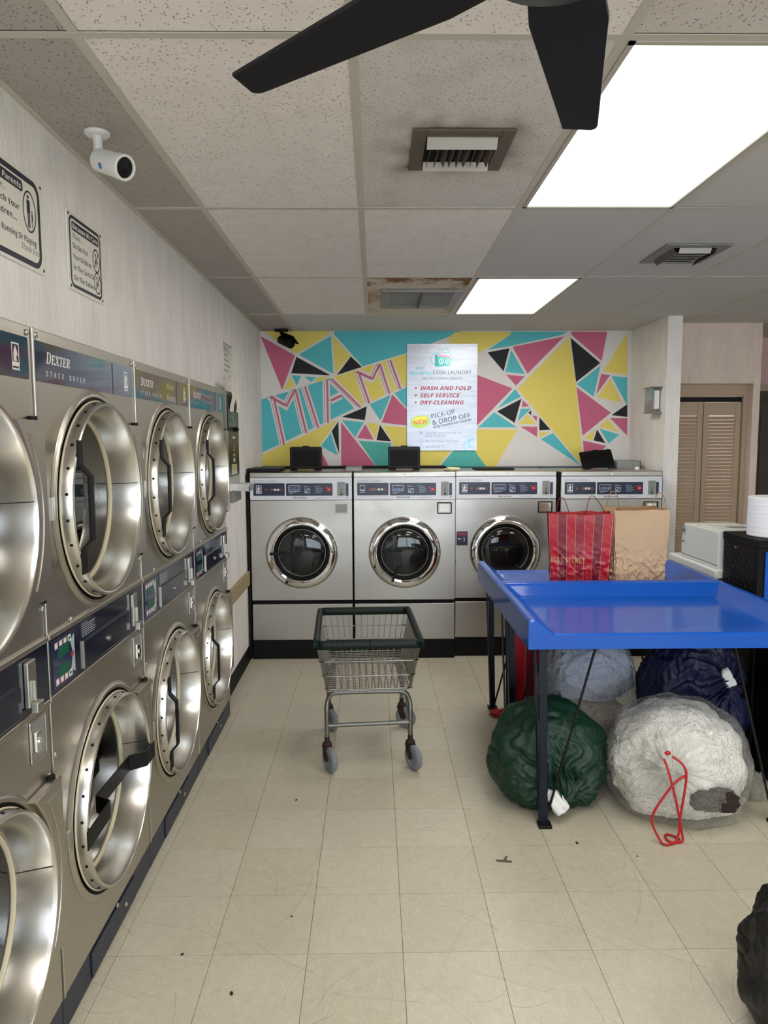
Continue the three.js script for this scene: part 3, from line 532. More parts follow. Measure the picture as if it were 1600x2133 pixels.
function sign(name, label, w, h, draw, pos, px = 900) {
  const t = thing(name, label, 'sign', pos, PI / 2);
  part(t, 'panel', plate(w, h, 0.004, 0.006), std({ map: canvas(Math.round(px * w / Math.max(w, h)), Math.round(px * h / Math.max(w, h)), draw), roughness: 0.4 }));
  part(t, 'screw', mg([[-1, -1], [1, -1], [-1, 1], [1, 1]].map(([a, b]) => new THREE.SphereGeometry(0.0045, 8, 6).scale(1, 1, 0.5).translate(a * (w / 2 - 0.012), b * (h / 2 - 0.012), 0.004))), M.rust);
  return t;
}
const INK = '#14132e';
function signFrame(c, W, H, title, tx) {
  c.fillStyle = '#e6e4d8'; c.fillRect(0, 0, W, H); c.strokeStyle = INK; c.lineWidth = W * 0.035; c.beginPath(); c.roundRect(W * 0.065, H * 0.065, W * 0.87, H * 0.87, W * 0.08); c.stroke();
  c.fillStyle = INK; c.beginPath(); c.roundRect(W * 0.12, H * 0.115, W * (tx ?? 0.77), H * 0.115, W * 0.025); c.fill();
  c.fillStyle = '#eceae0'; c.font = `bold ${H * 0.088}px sans-serif`; c.textAlign = 'left'; fit(c, title, W * 0.14, H * 0.204, W * ((tx ?? 0.77) - 0.04));
}
function fit(c, s, x, y, w) { const m = c.measureText(s).width; c.save(); c.translate(x, y); c.scale(Math.min(1.25, w / m), 1); c.fillText(s, 0, 0); c.restore(); }
function noSign(c, x, y, rx, ry) {
  c.strokeStyle = INK; c.lineWidth = rx * 0.17; c.beginPath(); c.ellipse(x, y, rx, ry, 0, 0, 7); c.stroke(); c.beginPath(); c.moveTo(x + rx * 0.62, y - ry * 0.7); c.lineTo(x - rx * 0.62, y + ry * 0.7); c.stroke();
  c.lineWidth = rx * 0.14; c.beginPath(); c.arc(x - rx * 0.2, y - ry * 0.5, rx * 0.1, 0, 7); c.moveTo(x - rx * 0.2, y - ry * 0.35); c.lineTo(x - rx * 0.1, y + ry * 0.2); c.lineTo(x + rx * 0.25, y + ry * 0.5); c.moveTo(x - rx * 0.5, y + ry * 0.1); c.lineTo(x + rx * 0.5, y + ry * 0.1); c.stroke();
}
sign('wall_sign', 'white sign with rounded dark border reading Because We Care', 0.288, 0.24, (c, W, H) => {
  signFrame(c, W, H, 'Because We Care'); c.fillStyle = INK;
  c.font = `italic ${H * 0.085}px serif`; c.fillText('Please...', W * 0.13, H * 0.325);
  c.font = `bold ${H * 0.088}px sans-serif`; ['Do Not Put', 'Your Children', 'In The Carts Or', 'On The Tables'].forEach((s, i) => fit(c, s, W * 0.13, H * (0.45 + i * 0.135), W * [0.42, 0.52, 0.6, 0.59][i]));
  noSign(c, W * 0.8, H * 0.44, W * 0.105, H * 0.15); noSign(c, W * 0.82, H * 0.74, W * 0.1, H * 0.14);
}, [XL + 0.001, 2.223, -2.463]);
sign('wall_sign', 'white sign showing an adult leading a child, no running or playing', 0.42, 0.25, (c, W, H) => {
  signFrame(c, W, H, 'Attention Parents', 0.6); c.fillStyle = INK;
  c.font = `italic ${H * 0.085}px serif`; c.fillText('Please...', W * 0.3, H * 0.32);
  c.font = `bold ${H * 0.088}px sans-serif`; fit(c, 'Watch Your', W * 0.3, H * 0.44, W * 0.38); fit(c, 'Children...', W * 0.3, H * 0.565, W * 0.34); fit(c, 'No Running Or Playing', W * 0.34, H * 0.73, W * 0.54);
  c.font = `italic ${H * 0.08}px serif`; c.fillText('Thank You!', W * 0.66, H * 0.82);
  c.strokeStyle = INK; c.lineWidth = W * 0.012; c.beginPath(); c.ellipse(W * 0.8, H * 0.39, W * 0.085, H * 0.21, 0, 0, 7); c.stroke();
  c.beginPath(); c.arc(W * 0.785, H * 0.24, W * 0.013, 0, 7); c.fill(); c.beginPath(); c.roundRect(W * 0.765, H * 0.27, W * 0.045, H * 0.14, W * 0.01); c.fill(); c.fillRect(W * 0.772, H * 0.4, W * 0.014, H * 0.16); c.fillRect(W * 0.79, H * 0.4, W * 0.014, H * 0.16);
  c.beginPath(); c.arc(W * 0.835, H * 0.38, W * 0.008, 0, 7); c.fill(); c.fillRect(W * 0.826, H * 0.4, W * 0.018, H * 0.08); c.fillRect(W * 0.828, H * 0.47, W * 0.005, H * 0.08); c.fillRect(W * 0.838, H * 0.47, W * 0.005, H * 0.08);
}, [XL + 0.001, 2.228, -1.945]);
sign('notice_sign', 'narrow white notice sign above the coin changer', 0.285, 0.232, (c, W, H) => {
  c.fillStyle = '#e9e6da'; c.fillRect(0, 0, W, H); c.fillStyle = '#1c1c1c'; c.fillRect(W * 0.06, H * 0.05, W * 0.88, H * 0.02); c.font = `bold ${H * 0.13}px sans-serif`;
  c.strokeStyle = '#1c1c1c'; c.lineWidth = 5; c.strokeRect(W * 0.08, H * 0.1, W * 0.84, H * 0.16); fit(c, 'NOTICE', W * 0.12, H * 0.23, W * 0.76);
  c.font = `bold ${H * 0.1}px sans-serif`; ['The Coin', 'Changer Is', 'For Customer', 'Use Only...'].forEach((s, i) => fit(c, s, W * 0.12, H * (0.38 + i * 0.14), W * [0.5, 0.6, 0.76, 0.62][i])); c.font = `italic ${H * 0.08}px serif`; c.fillText('Thank You', W * 0.5, H * 0.93);
}, [XL + 0.001, 2.135, -4.765], 512);

// security cameras
{
  const t = thing('security_camera', 'white bullet security camera hanging from the ceiling by the left wall', 'camera', [-0.797, CEIL, -2.235]);
  part(t, 'mount', ring([[0.001, -0.012], [0.03, -0.012], [0.036, -0.006], [0.036, 0]], 32), M.white);
  part(t, 'arm', mg([rod(V(0, -0.01, 0), V(0.003, -0.065, 0.004), 0.0135, 20), new THREE.SphereGeometry(0.0155, 16, 12).translate(0.003, -0.068, 0.004)]), M.white);
  const b = new THREE.Group(); b.name = 'body'; b.position.set(0.03, -0.09, 0.018); t.add(b);
  const mk = (g) => { g.applyQuaternion(new THREE.Quaternion().setFromUnitVectors(V(0, 1, 0), V(0.80, -0.36, 0.50).normalize())); return g; };
  part(b, 'housing', mk(ring([[0.001, -0.042], [0.026, -0.04], [0.032, -0.032], [0.034, 0.055], [0.036, 0.058], [0.036, 0.082], [0.0335, 0.086], [0.029, 0.086], [0.028, 0.078]], 40)), M.white);
  part(b, 'lens', mk(ring([[0.029, 0.079], [0.012, 0.079], [0.011, 0.083], [0.001, 0.084]], 32)), M.blackGloss);
  part(b, 'mark', mk(new THREE.CylinderGeometry(0.0346, 0.0346, 0.014, 24, 1, true, -0.3, 0.45).translate(0, 0.015, 0)), std({ color: 0x3f7fc4, roughness: 0.5 }));
  const k = thing('security_camera', 'small black security camera on the ceiling at the mural corner', 'camera', [-0.75, CEIL, -6.08]);
  part(k, 'mount', mg([bx(-0.05, -0.02, -0.02, 0.06, 0, 0.02, 0.005), rod(V(0, -0.015, 0), V(0.02, -0.075, 0.02), 0.012)]), M.black);
  const q = (g) => { g.applyQuaternion(new THREE.Quaternion().setFromUnitVectors(V(0, 1, 0), V(0.62, -0.3, 0.72).normalize())); return g.translate(0.035, -0.1, 0.03); };
  part(k, 'housing', mg([q(ring([[0.001, -0.06], [0.034, -0.058], [0.038, 0.05], [0.04, 0.09], [0.034, 0.09], [0.033, 0.08]], 28)), q(bx(-0.042, -0.06, -0.05, 0.042, 0.11, -0.036, 0.004))]), M.black);
  part(k, 'lens', q(new THREE.CylinderGeometry(0.034, 0.034, 0.006, 24).translate(0, 0.078, 0)), M.blackGloss);
}

// ---------------------------------------------------------------- front-load washers
const WW = 0.752;
const washTex = (blank) => canvas(1400, 290, (c, W, H) => {
  c.fillStyle = '#dcdfe6'; c.fillRect(0, 0, W, H); c.fillStyle = '#14203a'; c.beginPath(); c.roundRect(45, 68, 432, 168, 10); c.roundRect(495, 70, 640, 168, 10); c.fill();
  c.strokeStyle = '#8e9094'; c.lineWidth = 2; c.font = 'bold 40px sans-serif'; c.save(); c.translate(38, 56); c.scale(1.5, 1); c.strokeText('MAXI LOAD', 0, 0); c.restore();
  if (blank) { c.strokeStyle = '#c9cdd2'; c.lineWidth = 6; c.strokeRect(85, 100, 64, 60); c.fillStyle = '#c9cdd2'; c.fillRect(82, 168, 72, 10); c.fillRect(82, 190, 72, 9); } else horse(c, 84, 96, 74, 112, '#d8dade', '#14203a');
  const cols = ['#8f2030', '#7d5a30', '#d8d8d2', '#d8d8d2', '#8f2238']; (blank ? ['#8f2030', '#8d7a40', '#6d5a4c', '#d8d8d2', '#d8d8d2', '#8f2238'] : ['#8f2030', '', ...cols.slice(1)]).forEach((k, i) => { if (k) { c.fillStyle = k; c.fillRect(200 + i * 42, 142, 34, 28); } });
  c.strokeStyle = '#cdd2da'; c.lineWidth = 6; c.beginPath(); c.roundRect(530, 102, 158, 76, 8); c.stroke(); c.fillStyle = '#8089b8'; for (let i = 0; i < 4; i++) { c.fillRect(548 + i * 34, 120, 22, 6); c.fillRect(546 + i * 34, 140, 26, 26); }
  c.fillStyle = '#9aa3b4'; c.fillRect(532, 194, 110, 6); c.fillRect(532, 206, 60, 6); c.fillRect(735, 106, 56, 6); c.fillRect(735, 118, 100, 5); c.beginPath(); c.roundRect(748, 140, 80, 66, 12); c.fill(); c.fillStyle = '#14203a'; c.fillRect(758, 150, 26, 20); c.fillRect(792, 160, 26, 34);
  c.fillStyle = '#8790a4'; for (let i = 0; i < 8; i++) c.fillRect(884 + (i > 1 ? 16 : 0), 106 + i * 13, 70 + (i * 29) % 50, 5);
  c.fillStyle = '#c04050'; c.fillRect(1050, 122, 70, 4); c.fillRect(1056, 180, 60, 4);
  c.fillStyle = '#14203a'; c.beginPath(); c.roundRect(1315, 72, 40, 168, 4); c.fill(); c.fillStyle = '#8b8d92'; c.fillRect(1315, 258, 38, 10);
  dexter(c, 588, 276, 32, '#15161c', 1.6); c.fillStyle = '#a9adb5'; c.fillRect(905, 262, 170, 5); c.fillRect(905, 272, 150, 4);
});
const washMats = [washTex(false), washTex(true)].map((t) => std({ map: t, roughness: 0.32 }));
const wg = {};
{
  const w = WW;
  wg.front = ext(hole(rrect(w - 0.006, 0.744, 0.006), 0, 0.805 - 0.821, 0.225), 0.02, 0.002).translate(0, 0.821, -0.02);
  wg.lower = bx(-w / 2 + 0.004, 0.148, -0.02, w / 2 - 0.004, 0.421, 0, 0.004);
  wg.shell = mg([bx(-w / 2 + 0.002, 0.146, -0.64, -w / 2 + 0.012, 1.36, -0.021), bx(w / 2 - 0.012, 0.146, -0.64, w / 2 - 0.002, 1.36, -0.021), bx(-w / 2 + 0.012, 0.146, -0.64, w / 2 - 0.012, 1.36, -0.63), bx(-w / 2 + 0.012, 0.4, -0.3, w / 2 - 0.012, 0.47, -0.03)]);
  wg.top = bx(-w / 2 + 0.002, 1.36, -0.64, w / 2 - 0.002, 1.397, 0.004, 0.005);
  wg.base = bx(-w / 2, 0, -0.6, w / 2, 0.146, -0.012, 0.004);
  wg.control = plate(w - 0.01, 0.157, 0.008, 0.003).translate(0, 1.277, -0.004);
  wg.controlBack = bx(-w / 2 + 0.003, 1.194, -0.02, w / 2 - 0.003, 1.36, -0.004, 0.002);
  wg.digits = (() => { const seg = (x, y, on) => [[0, 0.006, 1, 0], [0, 0, 1, 0], [0, -0.006, 1, 0], [-0.0035, 0.003, 0, 1], [0.0035, 0.003, 0, 1], [-0.0035, -0.003, 0, 1], [0.0035, -0.003, 0, 1]].filter((_, i) => on[i]).map(([a, b, hz]) => hz ? bx(x + a - 0.003, y + b - 0.001, 0.004, x + a + 0.003, y + b + 0.001, 0.0052) : bx(x + a - 0.001, y + b - 0.003, 0.004, x + a + 0.001, y + b + 0.003, 0.0052)); return mg([...seg(0.199, 1.272, [1, 1, 1, 0, 1, 1, 0]), ...seg(0.21, 1.272, [1, 0, 1, 1, 1, 1, 1]), bx(0.182, 1.281, 0.004, 0.187, 1.286, 0.0052)]); })();
  wg.coin = mg([bx(0.268, 1.226, 0.003, 0.322, 1.327, 0.009, 0.004), rod(V(0.295, 1.273, 0.008), V(0.295, 1.273, 0.013), 0.006), bx(0.2935, 1.3, 0.009, 0.2965, 1.318, 0.0135)]);
  wg.coinSlot = mg([bx(0.293, 1.236, 0.009, 0.297, 1.262, 0.0097), bx(0.286, 1.232, 0.009, 0.304, 1.24, 0.0097), rod(V(0.295, 1.273, 0.0128), V(0.295, 1.273, 0.0138), 0.004)]);
  wg.bez = (() => { const s = rrect(0.107, 0.085, 0.008), p = new THREE.Path(); p.moveTo(-0.046, -0.035); p.lineTo(-0.046, 0.035); p.lineTo(0.046, 0.035); p.lineTo(0.046, -0.035); s.holes.push(p); return ext(s, 0.008, 0.002).translate(0.293, 1.132, 0); })();
  wg.boxFace = mg([bx(0.252, 1.102, 0.001, 0.334, 1.162, 0.005, 0.002), rod(V(0.293, 1.132, 0.004), V(0.293, 1.132, 0.009), 0.006)]);
  wg.chrome = ringZ([[0.222, -0.018], [0.264, -0.004], [0.2665, 0.006], [0.262, 0.02], [0.25, 0.037], [0.235, 0.047], [0.219, 0.048], [0.207, 0.04], [0.2, 0.026], [0.198, 0.005], [0.198, -0.02]], 96);
  wg.boot = ringZ([[0.2, 0.0], [0.196, 0.012], [0.188, 0.012], [0.178, 0.004], [0.174, -0.006]], 72);
  wg.bowl = (() => { const a = []; for (let i = 0; i <= 14; i++) { const t = i / 14; a.push([0.1745 * Math.cos(t * PI / 2) + 0.0001, 0.002 + 0.03 * Math.sin(t * PI / 2)]); } return ring(a, 72).rotateX(PI / 2); })();
  wg.rim = ringZ([[0.1765, -0.002], [0.1755, 0.0045], [0.1725, 0.005], [0.171, -0.002]], 72);
  wg.drum = ringZ([[0.18, -0.02], [0.26, -0.05], [0.26, -0.45], [0.1, -0.47], [0.001, -0.47]], 60);
  wg.ribs = mg([0, 1, 2].map((i) => new THREE.CylinderGeometry(0.015, 0.035, 0.36, 4).rotateX(PI / 2).translate(0, 0.245, -0.25).rotateZ(i * 2.094 + 0.3)));
  wg.screws = mg([[-0.365, 0.735], [0.365, 0.735], [-0.365, 0.35], [0.365, 0.35]].map(([x, y]) => new THREE.SphereGeometry(0.006, 10, 6).scale(1, 1, 0.4).translate(x, y, 0.001)));
  wg.badge = mg([rod(V(0, 1.378, 0.003), V(0, 1.378, 0.007), 0.0085, 16)]);
  wg.latch = bar(V(-0.23, 0, 0.05), V(-0.12, 0, 0.052), V(0, 1, 0), 0.02, 0.012);
  const lid = ext(rrect(0.25, 0.17, 0.016), 0.016, 0.004), inset = ext(rrect(0.215, 0.125, 0.006), 0.003, 0.001).translate(0, -0.005, 0.015);
  wg.lid = mg([lid, ext(rrect(0.05, 0.012, 0.003), 0.012).translate(0, 0.086, 0.002)]).translate(0, 0.097, 0); wg.lidInset = mg([inset, bx(-0.085, 0.018, 0.016, 0.085, 0.022, 0.0195), bx(0.0, 0.02, 0.016, 0.004, 0.05, 0.0195)]).translate(0, 0.097, 0);
  wg.lidHinge = mg([bx(-0.12, -0.002, -0.012, -0.065, 0.02, 0.03, 0.004), bx(0.065, -0.002, -0.012, 0.12, 0.02, 0.03, 0.004)]);
  wg.flatLid = bx(-0.15, 0, -0.1, 0.15, 0.014, 0.1, 0.005);
}
const washGroup = 'steel front-load washers under the mural';
function washer(x, z, label, mat, opt) {
  const t = thing('washer', label, 'washer', [x, 0, z], 0, washGroup);
  part(t, 'front_panel', wg.front, M.steelW); part(t, 'lower_panel', wg.lower, M.steelW); part(t, 'cabinet_shell', wg.shell, M.black); part(t, 'top_panel', wg.top, M.steelW); part(t, 'base', wg.base, M.black, 'black base');
  const c = part(t, 'control_panel', wg.control, mat); part(c, 'panel_back', wg.controlBack, M.trim); part(c, 'digits', wg.digits, std({ color: 0x300808, emissive: 0xff2a2a, emissiveIntensity: 2.5 })); part(c, 'coin_slot', wg.coin, M.ventGrey); part(c, 'coin_opening', wg.coinSlot, M.bolt);
  const b = part(t, 'coin_box', wg.boxFace, opt.box ?? M.ventGrey); part(b, 'coin_box_frame', wg.bez, opt.bez ?? M.trim);
  const d = part(t, 'door', wg.chrome, M.chrome, 'chrome door ring'); d.position.set(0, 0.805, 0);
  part(d, 'door_boot', wg.boot, M.rubber); part(d, 'door_glass', wg.bowl, M.glass); part(d, 'glass_rim', wg.rim, M.ventGrey); const l = part(d, 'door_latch', wg.latch, M.handle); l.rotation.z = opt.latch ?? 0;
  const dr = part(t, 'drum', wg.drum, M.drumDark); dr.position.set(0, 0.805, 0); part(dr, 'drum_rib', wg.ribs, M.drumDark);
  part(t, 'screws', wg.screws, M.trim); part(t, 'badge', wg.badge, M.white);
  if (opt.lid !== undefined) {
    const g = part(t, 'soap_lid', wg.lid, M.blackGloss, 'open black soap lid'); g.position.set(opt.lidX, 1.397, -0.38); g.rotation.set(opt.lid, opt.yaw ?? 0, 0); part(g, 'lid_inset', wg.lidInset, opt.lid > -0.5 ? M.black : M.blackGloss); const h = part(g, 'lid_hinge', wg.lidHinge, M.black); h.rotation.x = -opt.lid;
  } else { const g = part(t, 'soap_lid', wg.flatLid, M.black); g.position.set(opt.lidX, 1.397, -0.3); }
  return t;
}
washer(-0.532, -5.35, 'steel washer standing against the left wall, door latch lying level', washMats[0], { lid: -0.06, lidX: 0.005, latch: 0 });
washer(0.226, -5.35, 'steel washer behind the laundry cart, door latch slanting down', washMats[1], { lid: -0.03, lidX: 0.012, latch: 1.15, bez: M.rubber, box: M.steelW });
washer(0.978, -5.395, 'steel washer behind the corner of the blue table, dark sticker beside its door', washMats[0], { lidX: -0.05, latch: 2.2, bez: M.rubber, box: M.chrome });
washer(1.748, -5.35, 'steel washer in the right corner by the wall post', washMats[0], { lid: -0.75, lidX: 0.02, yaw: -0.15, latch: 0, bez: M.rubber, box: M.chrome });
// things behind and around the washers
{
  const st = canvas(160, 200, (c, W, H) => { c.fillStyle = '#16182e'; c.fillRect(0, 0, W, H); c.fillStyle = '#7c2a36'; c.fillRect(14, 14, 132, 44); c.fillStyle = '#c9ccd8'; c.fillRect(20, 100, 44, 14); c.fillRect(104, 84, 12, 54); c.strokeStyle = '#888da0'; c.strokeRect(12, 76, 60, 70); c.strokeRect(84, 76, 60, 70); });
  tag(part(scene, 'washer_sticker', plate(0.083, 0.105, 0.0015).translate(0.655, 0.9, -5.394), std({ map: st, roughness: 0.4 })), 'dark instruction sticker left of the third washer door', 'sticker');
  tag(part(scene, 'filler_panel', mg([bx(-0.924, 0.02, -5.9, -0.91, 1.395, -5.33, 0.003)]), M.black), 'tall black filler panel between the left wall and the first washer', 'panel');
  tag(part(scene, 'gap_filler', bx(1.356, 0.02, -5.95, 1.37, 1.39, -5.37, 0.002), M.black), 'narrow black filler strip between the two right washers', 'panel');
  const t = thing('duct_cover', 'long black duct cover along the wall behind the washers', 'duct', [0, 0, 0]);
  part(t, 'box', bx(-0.92, 1.2, -6.19, 0.6, 1.408, -6.0, 0.006), M.black); part(t, 'rail', mg([bx(-0.92, 1.408, -6.15, 0.59, 1.416, -6.02, 0.003)]), M.blackGloss);
  const s = thing('duct_cover', 'blue-topped duct cover along the wall behind the right washers', 'duct', [0, 0, 0]);
  part(s, 'box', bx(0.61, 1.2, -6.19, 2.15, 1.404, -6.04, 0.006), std({ color: 0x0d3c56, roughness: 0.4 }));
  tag(part(scene, 'metal_tray', mg([bx(-0.93, 1.398, -5.75, -0.69, 1.425, -5.38, 0.004)]), M.blackGloss), 'flat black-edged metal tray on the first washer, by the left wall', 'tray');
  tag(part(scene, 'metal_tray', mg([bx(-0.21, 1.398, -5.73, -0.09, 1.43, -5.45, 0.004)]), M.ventGrey), 'small grey metal box lying across the gap between the two left washers', 'box');
  const g = new THREE.SphereGeometry(0.05, 24, 16), p = g.attributes.position; for (let i = 0; i < p.count; i++) { const x = p.getX(i), y = p.getY(i), z = p.getZ(i), n = 1 + 0.3 * noise(x * 30, y * 30, z * 30); p.setXYZ(i, x * n * 1.2, y * n * 0.3, z * n * 0.8); } g.computeVertexNormals();
  tag(part(scene, 'rag', g.translate(0.585, 1.411, -5.48), std({ color: 0xd8cfa8, roughness: 0.9 })), 'crumpled cream rag on the second washer, at its right edge', 'rag');
  tag(part(scene, 'plastic_bin', mg([bx(1.92, 1.3985, -5.95, 2.12, 1.462, -5.94), bx(1.92, 1.397, -5.8, 2.12, 1.455, -5.79), bx(1.92, 1.397, -5.95, 1.928, 1.46, -5.79), bx(2.112, 1.397, -5.95, 2.12, 1.46, -5.79)]), phy({ color: 0xbfc4c0, transmission: 0.6, thickness: 0, roughness: 0.4 })), 'low translucent plastic bin on the right corner washer', 'bin');
  tag(part(scene, 'bottle_cap', ring([[0.001, 0.022], [0.014, 0.021], [0.018, 0.014], [0.018, 0]], 20).translate(2.03, 1.397, -5.62), M.white), 'small white cap on top of the right corner washer', 'cap');
}
// poster on the mural
{
  const pt = canvas(1024, 1530, (c, W, H) => {
    const g = (x, y) => [x / 1290 * W, (y - 70) / 1960 * H];
    c.fillStyle = '#b6bbc5'; c.fillRect(0, 0, W, H); const k = W / 1290;
    const im = c.getImageData(0, 0, W, H), d = im.data; for (let y = 0; y < H; y++) for (let x = 0; x < W; x++) { const a = noise(x / W * 2, y / H * 22, 3) * 7 + noise(x / W * 5, y / H * 60, 5) * 4, o = (y * W + x) * 4; d[o] += a; d[o + 1] += a; d[o + 2] += a; } c.putImageData(im, 0, 0);
    const T = (s, x, y, size, col, font = 'sans-serif', w) => { const [a, b] = g(x, y); c.fillStyle = col; c.font = font.replace('#', size * k + 'px'); if (w) fit(c, s, a, b, w * k); else c.fillText(s, a, b); };
    const arc = (x, y, r, a, b, col, w) => { const [p, q] = g(x, y); c.strokeStyle = col; c.lineWidth = w * k; c.beginPath(); c.arc(p, q, r * k, a, b); c.stroke(); };
    c.save(); c.translate(-75 * k, 0);
    arc(625, 345, 110, 1.9, 5.3, '#5fa8a6', 12); arc(765, 240, 82, 3.6, 6.2, '#5fa8a6', 12); arc(810, 330, 95, 4.2, 7.4, '#6fb8b4', 12); arc(660, 175, 18, 0, 7, '#5fa8a6', 6); arc(735, 210, 20, 0, 7, '#5fa8a6', 6);
    const pl = (col, a) => { c.fillStyle = col; c.beginPath(); a.forEach(([x, y], i) => { const [p, q] = g(x, y); i ? c.lineTo(p, q) : c.moveTo(p, q); }); c.fill(); };
    pl('#2d8a8c', [[585, 275], [635, 255], [635, 490], [585, 470]]); pl('#39a79c', [[635, 300], [765, 315], [765, 470], [635, 490]]); pl('#39a79c', [[768, 315], [865, 318], [865, 455], [768, 470]]); pl('#e08aa0', [[640, 258], [860, 290], [860, 318], [640, 300]]);
    for (const x of [706, 820]) { const [p, q] = g(x, 385); c.strokeStyle = '#f2f4f2'; c.lineWidth = 12 * k; c.beginPath(); c.ellipse(p, q, 34 * k, 48 * k, 0, 0, 7); c.stroke(); c.fillStyle = '#f2f4f2'; c.fillRect(p - 6 * k, q - 24 * k, 12 * k, 48 * k); }
    T('MIAMI', 232, 540, 76, '#6fa0ab', 'bold # sans-serif', 165); T('WASH AND FOLD', 122, 632, 84, '#55a9ae', 'bold # sans-serif', 415); T('COIN LAUNDRY', 545, 622, 92, '#2d3942', '# sans-serif', 710); T('AND DRYCLEANING SERVICES', 352, 718, 60, '#4e5d68', '# sans-serif', 735);
    const red = '#8d1c30'; T('•  WASH AND FOLD', 205, 912, 102, red, 'italic bold # sans-serif', 1045); T('•  SELF SERVICE', 205, 1046, 102, red, 'italic bold # sans-serif', 830); T('•  DRY-CLEANING', 205, 1178, 102, red, 'italic bold # sans-serif', 908);
    { const [p, q] = g(320, 1495); c.save(); c.translate(p, q); c.rotate(-0.12); c.fillStyle = '#9fbf4e'; c.beginPath(); c.ellipse(0, 0, 180 * k, 112 * k, 0, 0, 7); c.fill(); c.fillStyle = '#d9c84c'; c.beginPath(); c.ellipse(0, -34 * k, 140 * k, 62 * k, 0, 0, 7); c.fill(); c.fillStyle = '#c95a4e'; c.font = `bold ${112 * k}px sans-serif`; c.textAlign = 'center'; c.fillText('NEW', 0, 42 * k); c.restore(); c.textAlign = 'left'; }
    const tilt = (s, x, y, size, col, font, w) => { const [p, q] = g(x, y); c.save(); c.translate(p, q); c.rotate(-0.2); c.fillStyle = col; c.font = font.replace('#', size * k + 'px'); fit(c, s, 0, 0, w * k); c.restore(); };
    tilt('PICK-UP', 520, 1440, 118, '#343d48', '# sans-serif', 455); tilt('& DROP OFF', 545, 1562, 122, '#29323c', '# sans-serif', 725); tilt('Only Commercial services', 560, 1620, 66, '#333a44', 'bold # sans-serif', 722);
    for (const [y, s] of [[1708, '2'], [1858, 'o'], [1958, 'c']]) { arc(334, y, 40, 0, 7, '#6b84a8', 5); c.fillStyle = '#5b78a6'; const [p, q] = g(334, y); if (s === '2') { c.beginPath(); c.arc(p, q - 6 * k, 16 * k, 0, 7); c.fill(); c.fillRect(p - 4 * k, q, 8 * k, 24 * k); } else if (s === 'o') { c.fillRect(p - 2 * k, q - 22 * k, 5 * k, 24 * k); c.fillRect(p, q, 20 * k, 5 * k); } else { c.lineWidth = 9 * k; c.beginPath(); c.arc(p + 10 * k, q - 8 * k, 24 * k, 1.6, 3.4); c.stroke(); } }
    const gr = '#6e7880'; T('2200 SW 16TH ST # 108-110.', 412, 1724, 56, gr, '# sans-serif', 690); T('Miami, Fl 33145', 412, 1778, 56, gr, '# sans-serif', 372); T('Mon-Sun 8 am until 9 pm', 412, 1878, 56, gr, '# sans-serif', 612); T('305-858-2055', 412, 1982, 58, gr, '# sans-serif', 340);
    c.lineWidth = 30 * k; for (const [x, y, r, a, col] of [[1250, 1950, 120, 2.2, '#8db8c8'], [1290, 1900, 75, 2.0, '#7fa9c9'], [1225, 2010, 90, 2.6, '#9cc8cc']]) { const [p, q] = g(x, y); c.strokeStyle = col; c.globalAlpha = 0.8; c.beginPath(); c.arc(p, q, r * k, a, a + 3); c.stroke(); c.globalAlpha = 1; }
    c.restore();
  });
  const t = thing('poster', 'silver laundry price poster mounted on the mural', 'poster', [0.575, 1.98, ZB + 0.006]);
  part(t, 'sheet', plate(0.588, 0.882, 0.01, 0.002), std({ map: pt, roughness: 0.28, metalness: 0.35, bumpMap: rep(stuccoBump, 0.4, 3), bumpScale: 0.0008 }));
  part(t, 'screw', mg([rod(V(0.0, 0.415, 0.009), V(0.0, 0.415, 0.014), 0.008), rod(V(-0.01, -0.415, 0.009), V(-0.01, -0.415, 0.014), 0.008)]), M.trim);
}
// clear holder on the stub wall
{
  const t = thing('card_holder', 'clear plastic holder with a white card on the tan wall end', 'holder', [2.165, 1.925, -5.6]);
  const clear = phy({ color: 0xdfe6e4, transmission: 0.9, thickness: 0, roughness: 0.08 });
  part(t, 'shell', mg([bx(-0.07, -0.095, -0.085, -0.064, 0.095, 0.085), bx(-0.07, -0.095, -0.085, 0, -0.088, 0.085), bx(-0.07, 0.088, -0.085, 0, 0.095, 0.085), bx(-0.07, -0.095, -0.085, 0, 0.095, -0.08)]), clear);
  part(t, 'edge', mg([bx(-0.078, 0.09, -0.09, 0, 0.097, 0.09, 0.002), bx(-0.078, -0.1, -0.09, 0, -0.093, 0.09, 0.002)]), M.ventGrey);
  part(t, 'card', bx(-0.05, -0.07, 0.0, -0.012, 0.07, 0.06, 0.003), M.white); part(t, 'mark', bx(-0.0508, 0.02, 0.024, -0.0495, 0.055, 0.034), std({ color: 0x8a3020 }));
}

